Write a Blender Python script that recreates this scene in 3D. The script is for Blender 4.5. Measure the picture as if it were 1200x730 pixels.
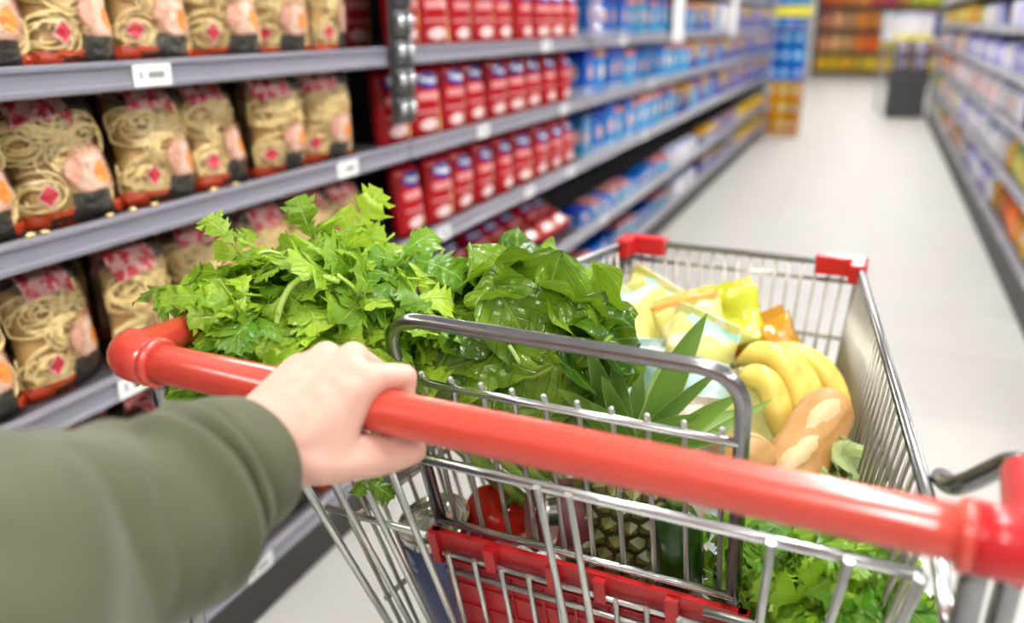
import bpy, bmesh, math, random
from mathutils import Vector, Matrix, noise

# ------------------------------------------------------------------ camera, world, exposure
SC = bpy.context.scene
for o in list(bpy.data.objects):
    bpy.data.objects.remove(o, do_unlink=True)
COL = SC.collection
FPX, CX, CY = 1000.0, 600.0, 365.0           # focal length and centre in pixels of the 1200x730 frame
VPX, VPY = 1032.0, 25.0                      # vanishing point of the aisle
CAM_H = 1.27
PITCH = math.atan((CY - VPY) / FPX)
YAW = math.atan((VPX - CX) / math.hypot(FPX, CY - VPY))
FWD = Vector((-math.sin(YAW) * math.cos(PITCH), math.cos(YAW) * math.cos(PITCH), -math.sin(PITCH)))
RIGHT = Vector((math.cos(YAW), math.sin(YAW), 0))
CUP = RIGHT.cross(FWD)
CAM = Vector((0, 0, CAM_H))
cam_data = bpy.data.cameras.new('camera')
cam_data.sensor_width = 36.0
cam_data.lens = 36.0 * FPX / 1200.0
cam_data.clip_start = 0.02
cam_data.dof.use_dof = True
cam_data.dof.focus_distance = 0.83
cam_data.dof.aperture_fstop = 2.5
cam = bpy.data.objects.new('camera', cam_data)
COL.objects.link(cam)
cam.matrix_world = Matrix.Translation(CAM) @ Matrix((RIGHT, CUP, -FWD)).transposed().to_4x4()
SC.camera = cam

SC.view_settings.view_transform = 'Standard'
SC.view_settings.look = 'None'
SC.view_settings.gamma = 1.0
SC.view_settings.use_curve_mapping = False
SC.view_settings.exposure = 1.5
world = bpy.data.worlds.new('world')
SC.world = world
world.use_nodes = True
world.node_tree.nodes['Background'].inputs[0].default_value = (1.0, 0.985, 0.96, 1)
world.node_tree.nodes['Background'].inputs[1].default_value = 0.16
LAMP_STRENGTH = 21.0                         # fluorescent strips on the ceiling
SC.cycles.max_bounces = 8
SC.cycles.transparent_max_bounces = 12
SC.cycles.caustics_reflective = False
SC.cycles.caustics_refractive = False


def pixel(px, py, depth):
    """World point seen at a pixel of the photograph at a given distance along the view axis."""
    return CAM + (FWD + RIGHT * ((px - CX) / FPX) - CUP * ((py - CY) / FPX)) * depth


# cart frame: u across, v along the cart, z up; origin under the handle's middle
CART_ANG = math.radians(-2.5)
CART_P = Vector((-0.232, 0.487, 0))
CART_M = Matrix.Translation(CART_P) @ Matrix.Rotation(CART_ANG, 4, 'Z')
CART_I = CART_M.inverted()


def cart(u, v, z):
    return CART_M @ Vector((u, v, z))


def cpix(px, py, depth):
    return CART_I @ pixel(px, py, depth)


# ------------------------------------------------------------------ node helpers
class NT:
    def __init__(self, name):
        self.m = bpy.data.materials.new(name)
        self.m.use_nodes = True
        self.t = self.m.node_tree
        self.t.nodes.clear()
        self.out = self.t.nodes.new('ShaderNodeOutputMaterial')

    def node(self, kind, ins=None, **attr):
        n = self.t.nodes.new(kind)
        for k, v in attr.items():
            setattr(n, k, v)
        for k, v in (ins or {}).items():
            s = n.inputs[k]
            if isinstance(v, bpy.types.NodeSocket):
                self.t.links.new(v, s)
            elif isinstance(v, (tuple, list)) and s.type == 'RGBA' and len(v) == 3:
                s.default_value = (*v, 1)
            else:
                s.default_value = v
        return n

    def math(self, op, a, b=0.0, c=0.0, clamp=False):
        n = self.node('ShaderNodeMath', {0: a, 1: b, 2: c}, operation=op, use_clamp=clamp)
        return n.outputs[0]

    def mix(self, f, a, b):
        n = self.node('ShaderNodeMix', data_type='RGBA')
        for s, v in ((n.inputs[0], f), (n.inputs[6], a), (n.inputs[7], b)):
            if isinstance(v, bpy.types.NodeSocket):
                self.t.links.new(v, s)
            elif isinstance(v, (tuple, list)):
                s.default_value = (*v[:3], 1)
            else:
                s.default_value = v
        return n.outputs[2]

    def uv(self):
        c = self.node('ShaderNodeTexCoord')
        s = self.node('ShaderNodeSeparateXYZ', {0: c.outputs['UV']})
        return s.outputs[0], s.outputs[1]

    def obj(self):
        return self.node('ShaderNodeTexCoord').outputs['Object']

    def rand(self):
        return self.node('ShaderNodeObjectInfo').outputs['Random']

    def noise(self, scale, detail=3.0, vec=None, rough=0.55):
        return self.node('ShaderNodeTexNoise', {'Vector': vec or self.obj(), 'Scale': scale, 'Detail': detail, 'Roughness': rough}).outputs[0]

    def ramp(self, f, stops):
        n = self.node('ShaderNodeValToRGB', {0: f})
        e = n.color_ramp.elements
        while len(e) < len(stops):
            e.new(0.5)
        for el, (p, c) in zip(e, stops):
            el.position = p
            el.color = (*c, 1)
        return n.outputs[0]

    def ellipse(self, x, y, cx, cy, rx, ry, soft=0.06):
        a = self.math('DIVIDE', self.math('SUBTRACT', x, cx), rx)
        b = self.math('DIVIDE', self.math('SUBTRACT', y, cy), ry)
        d = self.math('SQRT', self.math('ADD', self.math('MULTIPLY', a, a), self.math('MULTIPLY', b, b)))
        return self.math('DIVIDE', self.math('SUBTRACT', 1.0, d), soft, clamp=True)

    def rect(self, x, y, x0, x1, y0, y1):
        r = self.math('MULTIPLY', self.math('GREATER_THAN', x, x0), self.math('LESS_THAN', x, x1))
        s = self.math('MULTIPLY', self.math('GREATER_THAN', y, y0), self.math('LESS_THAN', y, y1))
        return self.math('MULTIPLY', r, s)

    def bump(self, h, strength=0.3, dist=0.002):
        return self.node('ShaderNodeBump', {'Height': h, 'Strength': strength, 'Distance': dist}).outputs[0]

    def bsdf(self, color, rough=0.5, metal=0.0, normal=None, **ins):
        d = {'Base Color': color, 'Roughness': rough, 'Metallic': metal}
        if normal is not None:
            d['Normal'] = normal
        d.update(ins)
        return self.node('ShaderNodeBsdfPrincipled', d).outputs[0]

    def done(self, shader):
        self.t.links.new(shader, self.out.inputs[0])
        return self.m


def simple(name, color, rough=0.5, metal=0.0, var=0.12, scale=30.0, bump=0.0, **ins):
    n = NT(name)
    nz = n.noise(scale)
    dark = tuple(c * (1 - var) for c in color)
    lite = tuple(min(1.0, c * (1 + var)) for c in color)
    col = n.mix(nz, dark, lite)
    nm = n.bump(nz, bump) if bump else None
    return n.done(n.bsdf(col, rough, metal, nm, **ins))


# ------------------------------------------------------------------ mesh helpers
def mesh_of(bm, smooth=False, name='mesh'):
    bmesh.ops.recalc_face_normals(bm, faces=bm.faces)
    me = bpy.data.meshes.new(name)
    bm.to_mesh(me)
    bm.free()
    if smooth:
        me.polygons.foreach_set('use_smooth', [True] * len(me.polygons))
    return me


def put(name, me, mat, parent=None, loc=None, rot=None, mtx=None):
    if isinstance(me, bmesh.types.BMesh):
        me = mesh_of(me, name=name)
    if mat is not None and not me.materials:
        me.materials.append(mat)
    o = bpy.data.objects.new(name, me)
    COL.objects.link(o)
    if parent is not None:
        o.parent = parent
    if mtx is not None:
        o.matrix_basis = mtx
    if loc is not None:
        o.location = loc
    if rot is not None:
        o.rotation_euler = rot
    return o


def empty(name, loc=(0, 0, 0), rotz=0.0, mtx=None):
    o = bpy.data.objects.new(name, None)
    COL.objects.link(o)
    o.empty_display_size = 0.05
    if mtx is not None:
        o.matrix_basis = mtx
    else:
        o.location = loc
        o.rotation_euler = (0, 0, rotz)
    return o


def tag(o, label, cat, group=None):
    o['label'] = label
    o['category'] = cat
    if group:
        o['group'] = group
    return o


def box(bm, x0, x1, y0, y1, z0, z1, bev=0.0):
    r = bmesh.ops.create_cube(bm, size=1.0, matrix=Matrix.Translation(((x0 + x1) / 2, (y0 + y1) / 2, (z0 + z1) / 2)) @ Matrix.Diagonal((x1 - x0, y1 - y0, z1 - z0, 1)))
    if bev:
        es = list({e for v in r['verts'] for e in v.link_edges})
        bmesh.ops.bevel(bm, geom=es, offset=bev, segments=2, affect='EDGES', profile=0.6)
    return bm


def boxes(*bs, bev=0.0):
    bm = bmesh.new()
    for b in bs:
        box(bm, *b, bev=bev)
    return bm


def sweep(bm, pts, r, seg=8, closed=False, squash=1.0, cap=True):
    """Tube along points with a rotation-minimising frame; r is a number or a list."""
    pts = [Vector(p) for p in pts]
    n = len(pts)
    rr = r if isinstance(r, (list, tuple)) else [r] * n
    tang = []
    for i in range(n):
        a = pts[(i - 1) % n] if closed or i else pts[0]
        b = pts[(i + 1) % n] if closed or i < n - 1 else pts[-1]
        tang.append((b - a).normalized())
    ref = Vector((0, 0, 1)) if abs(tang[0].z) < 0.9 else Vector((1, 0, 0))
    nx = tang[0].cross(ref).normalized()
    rings = []
    for i in range(n):
        t = tang[i]
        nx = (nx - t * nx.dot(t)).normalized()
        ny = t.cross(nx)
        rings.append([bm.verts.new(pts[i] + (nx * math.cos(a) * rr[i] + ny * math.sin(a) * rr[i] * squash)) for a in [2 * math.pi * k / seg for k in range(seg)]])
    for i in range(n if closed else n - 1):
        A, B = rings[i], rings[(i + 1) % n]
        for k in range(seg):
            f = bm.faces.new((A[k], A[(k + 1) % seg], B[(k + 1) % seg], B[k]))
            f.smooth = True
    if cap and not closed:
        bm.faces.new(rings[0][::-1])
        bm.faces.new(rings[-1])
    return bm


def fillet(pts, rad, n=6, closed=False):
    pts = [Vector(p) for p in pts]
    out = [] if closed else [pts[0]]
    rng = range(len(pts)) if closed else range(1, len(pts) - 1)
    for i in rng:
        p, a, b = pts[i], pts[i - 1], pts[(i + 1) % len(pts)]
        da, db = (a - p), (b - p)
        k = min(rad, da.length * 0.48, db.length * 0.48)
        s, e = p + da.normalized() * k, p + db.normalized() * k
        for j in range(n + 1):
            t = j / n
            out.append(s * (1 - t) ** 2 + p * 2 * t * (1 - t) + e * t * t)
    if not closed:
        out.append(pts[-1])
    return out


def tube(name, pts, r, mat, parent, seg=10, closed=False, rad=0.0, squash=1.0):
    if rad:
        pts = fillet(pts, rad, closed=closed)
    bm = sweep(bmesh.new(), pts, r, seg, closed, squash)
    return put(name, bm, mat, parent)


def lathe(bm, prof, seg=24, uv=False, mtx=None):
    """Surface of revolution about z through (radius, height) points."""
    rings = []
    for r, z in prof:
        if r < 1e-6:
            rings.append([bm.verts.new((0, 0, z))])
        else:
            rings.append([bm.verts.new((r * math.cos(2 * math.pi * k / seg), r * math.sin(2 * math.pi * k / seg), z)) for k in range(seg)])
    for A, B in zip(rings, rings[1:]):
        for k in range(seg):
            k2 = (k + 1) % seg
            if len(A) == 1:
                f = bm.faces.new((A[0], B[k2], B[k]))
            elif len(B) == 1:
                f = bm.faces.new((A[k], A[k2], B[0]))
            else:
                f = bm.faces.new((A[k], A[k2], B[k2], B[k]))
            f.smooth = True
    if mtx is not None:
        bmesh.ops.transform(bm, matrix=mtx, verts=[v for ring in rings for v in ring])
    return bm


def copy_tree(o, parent=None):
    c = o.copy()
    COL.objects.link(c)
    c.parent = parent
    for ch in list(o.children):
        copy_tree(ch, c)
    return c


def frame(base, direction, normal):
    """Matrix with local Y along direction and local Z near normal."""
    y = direction.normalized()
    x = y.cross(normal)
    if x.length < 1e-4:
        x = y.cross(Vector((0.3, 0.5, 0.8)))
    x.normalize()
    z = x.cross(y)
    m = Matrix((x, y, z)).transposed().to_4x4()
    m.translation = base
    return m

# ------------------------------------------------------------------ materials of the place
def tile_material():
    n = NT('floor_tile')
    geo = n.node('ShaderNodeNewGeometry').outputs['Position']
    a = n.noise(3.0, 5, geo)
    b = n.noise(60.0, 4, geo)
    col = n.mix(a, (0.53, 0.52, 0.49), (0.62, 0.605, 0.575))
    col = n.mix(n.math('MULTIPLY', b, 0.25), col, (0.50, 0.48, 0.44))
    r = n.math('MULTIPLY_ADD', a, 0.15, 0.48)
    return n.done(n.bsdf(col, r))


M = {}
M['tile'] = tile_material()
M['grout'] = simple('grout', (0.47, 0.46, 0.44), 0.8)
M['ceiling'] = simple('ceiling_paint', (0.80, 0.80, 0.79), 0.8, var=0.03)
M['wall'] = simple('wall_paint', (0.74, 0.73, 0.71), 0.7, var=0.04)
M['shelf_grey'] = simple('shelf_steel', (0.40, 0.39, 0.43), 0.45, 0.0, 0.06)
M['rail'] = simple('price_rail_plastic', (0.235, 0.228, 0.275), 0.32, 0.0, 0.05, 15)
M['shelf_dark'] = simple('shelf_steel_with_shade', (0.055, 0.05, 0.055), 0.5)  # near-black tone takes in the shadow inside the shelves
M['kick'] = simple('kick_plate', (0.06, 0.055, 0.05), 0.55)
M['upright'] = simple('upright_steel', (0.30, 0.33, 0.38), 0.4, 0.3)
M['tag'] = simple('price_tag_paper', (0.82, 0.82, 0.82), 0.5, var=0.03)
M['ink'] = simple('tag_ink', (0.10, 0.10, 0.11), 0.6)
M['lamp_body'] = simple('lamp_housing', (0.75, 0.75, 0.75), 0.4)
n = NT('lamp_diffuser')
M['lamp'] = n.done(n.node('ShaderNodeEmission', {'Color': (1.0, 0.98, 0.95), 'Strength': LAMP_STRENGTH}).outputs[0])

# ------------------------------------------------------------------ floor, ceiling, far wall
LX, RX = -1.13, 0.73          # kick plates on both sides of the aisle
LF, RF = -1.06, 0.70          # fronts of the price rails
FAR = 24.2
floor = put('floor', boxes((-9, 9, -4, FAR + 0.6, -0.05, -0.002)), M['grout'])
floor['kind'] = 'structure'
TS = 0.62
tile_mesh = mesh_of(boxes((-TS / 2 + 0.0018, TS / 2 - 0.0018, -TS / 2 + 0.0018, TS / 2 - 0.0018, -0.012, 0.0), bev=0.0012), name='tile')
tile_mesh.materials.append(M['tile'])
j = -1
while True:
    yc = 0.2 + j * TS
    if yc > FAR:
        break
    x0, x1 = (-1.13, 0.75) if yc < 9.6 else (-3.0, 2.2)
    i0, i1 = math.floor((x0 + 0.2) / TS), math.ceil((x1 + 0.2) / TS)
    for i in range(i0, i1 + 1):
        xc = -0.2 + i * TS
        if xc + TS / 2 < x0 - 0.05 or xc - TS / 2 > x1:
            continue
        put('tile', tile_mesh, None, floor, (xc, yc, 0))
    j += 1
ceil = put('ceiling', boxes((-9, 9, -4, FAR + 0.6, 3.1, 3.2)), M['ceiling'])
ceil['kind'] = 'structure'
wb = put('wall_back', boxes((-9, 9, FAR + 0.4, FAR + 0.6, 0, 3.1)), M['wall'])
wb['kind'] = 'structure'

# ceiling lamps: rows of fluorescent strips along the aisles
lamp_h = mesh_of(boxes((-0.11, 0.11, -0.75, 0.75, 0.03, 0.10), bev=0.006), name='housing')
lamp_d = mesh_of(boxes((-0.095, 0.095, -0.72, 0.72, 0.0, 0.035)), name='diffuser')
for lx, lab in ((0.10, 'over the middle of this aisle'), (-3.1, 'over the aisle behind the noodle shelving'), (2.8, 'over the aisle behind the mixed packets')):
    for k in range(9 if lx == 0.10 else 5):
        t = empty('ceiling_lamp', (lx, -1.6 + k * 2.7, 3.0))
        tag(t, 'long white fluorescent ceiling lamp ' + lab, 'ceiling lamp', 'ceiling lamps ' + lab)
        put('housing', lamp_h, M['lamp_body'], t)
        put('diffuser', lamp_d, M['lamp'], t)


# ------------------------------------------------------------------ shelving
LEVELS_L = (0.22, 0.435, 0.735, 0.985, 1.215, 1.47)
LEVELS_R = (0.25, 0.51, 0.765, 1.005, 1.25, 1.50)


def rail_mesh(length):
    """Price rail: a channel with a top and a bottom lip, extruded along y (front towards +x)."""
    prof = [(-0.012, -0.002), (0.0, -0.002), (0.004, -0.005), (0.004, -0.010), (0.0005, -0.013), (-0.0005, -0.024), (0.0005, -0.034), (0.004, -0.037), (0.004, -0.043), (0.0, -0.046), (-0.012, -0.046)]
    bm = bmesh.new()
    A = [bm.verts.new((x, 0.003, z)) for x, z in prof]
    B = [bm.verts.new((x, length - 0.003, z)) for x, z in prof]
    n = len(prof)
    for k in range(n):
        bm.faces.new((A[k], A[(k + 1) % n], B[(k + 1) % n], B[k]))
    bm.faces.new(A[::-1])
    bm.faces.new(B)
    return mesh_of(bm, name='price_rail')


tag_me = mesh_of(boxes((0.001, 0.0045, -0.04, 0.04, -0.0425, -0.0085), bev=0.0008), name='price_tag')
ink_me = mesh_of(boxes((0.004, 0.0052, -0.026, -0.0235, -0.031, -0.019), *[(0.004, 0.0052, -0.008 + 0.0085 * k, -0.0025 + 0.0085 * k, -0.030, -0.020) for k in range(4)]), name='print')


def shelf_unit(x_front, side, y0, length, levels, label, group, tags, end_panel=False):
    """One bay of gondola shelving. side=+1: its front looks towards +x."""
    m = Matrix.Translation((x_front, y0 if side > 0 else y0 + length, 0)) @ Matrix.Rotation(0 if side > 0 else math.pi, 4, 'Z')
    t = empty('shelf_unit', mtx=m)
    tag(t, label, 'shelving', group)
    put('kick_plate', boxes((-0.50, -0.07 if side > 0 else -0.03, 0.0, length, 0.0, levels[0] - 0.05)), M['kick'], t)
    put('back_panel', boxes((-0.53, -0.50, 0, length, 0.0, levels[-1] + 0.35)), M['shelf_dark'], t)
    for yy in (0.0, length - 0.03):
        put('upright', boxes((-0.50, -0.455, yy, yy + 0.03, levels[0] - 0.05, levels[-1] + 0.35)), M['upright'], t)
    if end_panel:
        yy = length if side > 0 else 0.0
        put('end_panel', boxes((-0.53, 0.0, yy - 0.012, yy + 0.012, 0, levels[-1] + 0.35)), M['upright'], t)
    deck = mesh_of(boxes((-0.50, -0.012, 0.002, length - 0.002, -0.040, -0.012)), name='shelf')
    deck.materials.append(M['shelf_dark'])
    rm = rail_mesh(length)
    rm.materials.append(M['rail'])
    for li, z in enumerate(levels):
        s = put('shelf', deck, None, t, (0, 0, z))
        put('price_rail', rm, None, s)
        for (lv, ty) in tags:
            if lv == li and 0.05 < ty - y0 < length - 0.05:
                yy = ty - y0 if side > 0 else length - (ty - y0)
                g = put('price_tag', tag_me, M['tag'], s, (0, yy, 0))
                g2 = put('tag_print', ink_me, M['ink'], s, (0, yy, 0))
    return t


TAGS_L = [(4, 1.08), (4, 2.9), (3, 2.36), (3, 1.62), (2, 0.96), (2, 2.08), (2, 2.75), (2, 3.2), (3, 3.1), (4, 3.9), (3, 4.5), (2, 4.4), (0, 1.2), (0, 2.4), (1, 2.9), (1, 3.7)]
BAY = 1.48
for k, lab in enumerate(('grey shelving bay beside the sleeve, full of noodle bags', 'grey shelving bay of noodle bags ending at the dark hanging strip',
                         'grey shelving bay filled with red pasta bags', 'grey shelving bay of blue boxes next to the red pasta bags',
                         'grey shelving bay of blue boxes, second after the red bags', 'grey shelving bay of blue and gold boxes',
                         'grey shelving bay of purple boxes beside the blue display tower')):
    y0 = -1.05 + k * BAY
    ln = BAY if k < 6 else 10.1 - y0
    shelf_unit(LF, 1, y0, ln, LEVELS_L, lab, 'shelving bays with noodles, pasta and boxes', TAGS_L, end_panel=(k == 6))
TAGS_R = [(lv, 4.0 + 0.9 * i + 0.3 * lv) for lv in range(6) for i in range(9)]
for k, lab in enumerate(('grey shelving bay of mixed packets beside the open floor', 'grey shelving bay with orange packets low down', 'grey shelving bay of pale packets and purple bags',
                         'grey shelving bay of pale packets in the middle of its run', 'grey shelving bay of mixed packets before the last bay',
                         'grey shelving bay at the end of the mixed packets by the dark bin')):
    shelf_unit(RF, -1, 2.7 + k * 1.65, 1.65, LEVELS_R, lab, 'shelving bays with mixed packets', TAGS_R, end_panel=(k == 5))


# ------------------------------------------------------------------ packs
def pillow(w, h, t, nx=12, ny=12, seed=0, wr=0.004, foot=0.75):
    """A filled pouch standing on its foot: local front -y, width x, height z, uv 0..1 on both faces."""
    rnd = random.Random(seed)
    off = Vector((rnd.uniform(0, 50), rnd.uniform(0, 50), 0))
    bm = bmesh.new()
    uvl = bm.loops.layers.uv.new('UVMap')
    uvs = {}
    grid = {}
    for side in (-1, 1):
        for j in range(ny + 1):
            r = j / ny
            for i in range(nx + 1):
                s = 2 * i / nx - 1
                edge = i in (0, nx)
                if side == 1 and (edge or j == ny):
                    grid[(1, i, j)] = grid[(-1, i, j)]
                    continue
                gz = max(0.0, 1 - abs(2 * max(r, 0.0) - 1) ** 3.5) ** 0.6 if r > 0.5 else foot + (1 - foot) * max(0.0, 1 - (1 - 2 * r) ** 2)
                gs = max(0.0, 1 - abs(s) ** 3.0) ** 0.75
                th = t / 2 * gz * gs
                x = w / 2 * s * (1 - 0.10 * gz * (1 - abs(2 * r - 1)))
                nz = noise.noise(Vector((x * 22, r * h * 22, side * 3.0)) + off) * wr * gs
                z = h * r
                v = bm.verts.new((x, side * th - (nz if side < 0 else -nz), z))
                uvs[v] = (i / nx, r)
                grid[(side, i, j)] = v
    for side in (-1, 1):
        for j in range(ny):
            for i in range(nx):
                q = [grid[(side, i, j)], grid[(side, i + 1, j)], grid[(side, i + 1, j + 1)], grid[(side, i, j + 1)]]
                if side > 0:
                    q.reverse()
                f = bm.faces.new(q)
                f.smooth = True
    base = [grid[(-1, i, 0)] for i in range(nx + 1)] + [grid[(1, i, 0)] for i in range(nx - 1, 0, -1)]
    bm.faces.new(base[::-1])
    for f in bm.faces:
        for lp in f.loops:
            lp[uvl].uv = uvs[lp.vert]
    me = bpy.data.meshes.new('pouch')
    bm.to_mesh(me)
    bm.free()
    return me


def noodle_mesh(w, h, t, seed):
    """Noodle nests: loops of strand lying over a core, as they press against the film."""
    rnd = random.Random(seed)
    bm = bmesh.new()
    src = pillow(w * 0.88, h * 0.84, t * 0.60, 8, 8, seed, 0.003)
    bm.from_mesh(src)
    for f in bm.faces:
        f.material_index = 1
    bpy.data.meshes.remove(src)

    def depth(x, z):
        r = z / h
        s = x / (w / 2)
        gz = max(0.0, 1 - abs(2 * r - 1) ** 3.5) ** 0.6 if r > 0.5 else 0.75 + 0.25 * max(0.0, 1 - (1 - 2 * r) ** 2)
        return t / 2 * gz * max(0.0, 1 - abs(s) ** 3.0) ** 0.75

    nests = [(-0.25, 0.22), (0.25, 0.20), (0.0, 0.45), (-0.27, 0.62), (0.27, 0.60), (0.0, 0.78)]
    for (a, b) in nests:
        cxx, czz = a * w + rnd.uniform(-0.01, 0.01), b * h
        for s in range(15):
            rad = rnd.uniform(0.012, 0.038)
            a0 = rnd.uniform(0, 6.28)
            span = rnd.uniform(2.5, 5.5)
            ox, oz = rnd.uniform(-0.012, 0.012), rnd.uniform(-0.012, 0.012)
            pts = []
            lift = rnd.uniform(0.0, 0.011)
            for k in range(12):
                an = a0 + span * k / 11
                x = cxx + ox + rad * math.cos(an) * 1.15 + rnd.uniform(-1, 1) * 0.0015
                z = czz + oz + rad * math.sin(an) * 0.8
                x = max(-w * 0.45, min(w * 0.45, x))
                z = max(0.008, min(h * 0.92, z))
                pts.append((x, -max(0.002, depth(x, z) - 0.006 - lift), z))
            sweep(bm, pts, 0.0020, 4)
    me = bpy.data.meshes.new('noodles')
    bm.to_mesh(me)
    bm.free()
    return me


def film_material():
    n = NT('noodle_bag_film')
    x, y = n.uv()
    rv = n.rand()
    wob = n.math('MULTIPLY_ADD', n.noise(14.0, 2), 0.10, -0.05)
    x = n.math('ADD', x, n.math('ADD', wob, n.math('MULTIPLY_ADD', rv, 0.16, -0.08)))
    y = n.math('ADD', y, n.math('MULTIPLY', wob, 0.8))
    nz = n.noise(35.0, 2)
    # pale plate with an egg and a slice of ham, red square label, orange and black base, pink header
    plate = n.ellipse(x, y, 0.66, 0.34, 0.33, 0.22, 0.5)
    yolk = n.ellipse(x, y, 0.76, 0.32, 0.10, 0.085, 0.15)
    ham = n.ellipse(x, y, 0.48, 0.36, 0.10, 0.10, 0.15)
    a = n.math('ADD', x, n.math('MULTIPLY', y, 0.5))
    dia = n.math('ADD', n.math('ABSOLUTE', n.math('SUBTRACT', x, 0.20)), n.math('ABSOLUTE', n.math('SUBTRACT', y, 0.22)))
    red = n.math('LESS_THAN', dia, 0.075)
    redw = n.math('LESS_THAN', dia, 0.092)
    base = n.math('LESS_THAN', y, 0.105)
    black = n.math('MULTIPLY', n.math('LESS_THAN', y, 0.20), n.rect(x, y, 0.40, 0.80, -1, 0.20))
    head = n.math('GREATER_THAN', y, 0.80)
    headp = n.math('MULTIPLY', n.math('GREATER_THAN', n.math('ADD', y, n.math('MULTIPLY', nz, 0.30)), 0.90), n.rect(x, y, 0.10, 0.62, 0.0, 2.0))
    col = n.mix(plate, (0.5, 0.05, 0.02), (0.82, 0.55, 0.42))
    col = n.mix(ham, col, (0.70, 0.36, 0.26))
    col = n.mix(yolk, col, (0.90, 0.30, 0.05))
    col = n.mix(redw, col, (0.70, 0.45, 0.40))
    col = n.mix(red, col, (0.62, 0.02, 0.05))
    col = n.mix(base, col, n.mix(n.math('GREATER_THAN', nz, 0.47), (0.05, 0.01, 0.008), (0.52, 0.05, 0.012)))
    col = n.mix(black, col, (0.02, 0.02, 0.02))
    col = n.mix(headp, col, n.mix(n.math('GREATER_THAN', n.noise(48.0, 2), 0.5), (0.48, 0.02, 0.05), (0.62, 0.30, 0.28)))
    col = n.mix(n.math('MULTIPLY', head, n.rect(x, y, 0.62, 0.86, 0, 2)), col, (0.03, 0.025, 0.02))
    mask = plate
    for q in (redw, base, black, headp, n.math('MULTIPLY', head, n.rect(x, y, 0.62, 0.86, 0, 2)), ham, yolk):
        mask = n.math('MAXIMUM', mask, q)
    mask = n.math('MULTIPLY', mask, 0.85)
    bmp = n.bump(n.noise(60.0, 3), 0.9, 0.010)
    prn = n.bsdf(col, 0.25, 0.0, bmp)
    lw = n.node('ShaderNodeLayerWeight', {'Blend': 0.25, 'Normal': bmp}).outputs['Fresnel']
    clear = n.node('ShaderNodeMixShader', {0: n.math('MULTIPLY_ADD', lw, 0.30, 0.03, clamp=True), 1: n.node('ShaderNodeBsdfTransparent').outputs[0],
                                           2: n.node('ShaderNodeBsdfGlossy', {'Color': (1, 1, 1), 'Roughness': 0.08, 'Normal': bmp}).outputs[0]}).outputs[0]
    return n.done(n.node('ShaderNodeMixShader', {0: mask, 1: clear, 2: prn}).outputs[0])


M['film'] = film_material()
n = NT('noodle_dough')
M['noodle'] = n.done(n.bsdf(n.mix(n.noise(55.0, 3), (0.86, 0.58, 0.18), (0.97, 0.84, 0.46)), 0.45))


M['noodle_core'] = simple('noodle_bundle', (0.50, 0.30, 0.09), 0.6, var=0.3)


def red_material():
    n = NT('red_pasta_bag')
    x, y = n.uv()
    nz = n.noise(30.0, 2)
    col = n.mix(nz, (0.28, 0.003, 0.008), (0.46, 0.008, 0.016))
    col = n.mix(n.math('MULTIPLY', n.rect(x, y, 0.12, 0.70, 0.50, 0.60), 0.75), col, (0.80, 0.35, 0.35))
    col = n.mix(n.math('MULTIPLY', n.rect(x, y, 0.10, 0.72, 0.33, 0.36), 0.6), col, (0.80, 0.45, 0.45))
    col = n.mix(n.rect(n.math('ADD', x, n.math('MULTIPLY', y, -0.10)), y, 0.68, 0.88, 0.06, 0.62), col, n.mix(nz, (0.72, 0.45, 0.12), (0.88, 0.66, 0.28)))
    col = n.mix(n.ellipse(x, y, 0.40, 0.17, 0.26, 0.09, 0.2), col, (0.86, 0.62, 0.60))
    logo = n.ellipse(x, y, 0.45, 0.76, 0.33, 0.115, 0.06)
    col = n.mix(logo, col, (0.025, 0.03, 0.28))
    wave = n.math('ABSOLUTE', n.math('SUBTRACT', n.math('SUBTRACT', y, 0.76), n.math('MULTIPLY', n.math('SINE', n.math('MULTIPLY', x, 9.0)), 0.015)))
    col = n.mix(n.math('MULTIPLY', n.math('LESS_THAN', wave, 0.03), n.ellipse(x, y, 0.45, 0.76, 0.26, 0.09, 0.05)), col, (0.75, 0.75, 0.85))
    return n.done(n.bsdf(col, 0.14, 0.0, n.bump(n.noise(50.0, 3), 0.5, 0.004)))


def printed_box(name, base, top, win, foot, gold=None, dim=True):
    """Carton print: main colour, header band, picture window and foot band; each object shifts a little."""
    n = NT(name)
    x, y = n.uv()
    rnd = n.rand()
    nz = n.noise(26.0, 2)
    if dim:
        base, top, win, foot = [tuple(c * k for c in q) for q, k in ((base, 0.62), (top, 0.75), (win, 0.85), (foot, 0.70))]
    col = n.mix(nz, base, tuple(c * 1.25 for c in base))
    col = n.mix(n.math('GREATER_THAN', y, 0.80), col, top)
    px = n.math('MULTIPLY_ADD', rnd, 0.3, 0.35)
    col = n.mix(n.ellipse(x, y, px, 0.50, 0.26, 0.17, 0.1), col, n.mix(n.noise(70.0, 2), win, tuple(c * 0.7 for c in win)))
    col = n.mix(n.math('LESS_THAN', y, n.math('MULTIPLY_ADD', rnd, 0.12, 0.10)), col, foot)
    if gold:
        col = n.mix(n.rect(x, y, 0.1, 0.9, 0.66, 0.76), col, gold)
    col = n.node('ShaderNodeHueSaturation', {'Hue': n.math('MULTIPLY_ADD', rnd, 0.05, 0.475), 'Saturation': 1.15, 'Value': n.math('MULTIPLY_ADD', n.math('FRACT', n.math('MULTIPLY', rnd, 7.3)), 0.55, 0.75), 'Color': col}).outputs[0]
    return n.done(n.bsdf(col, 0.24))


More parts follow.
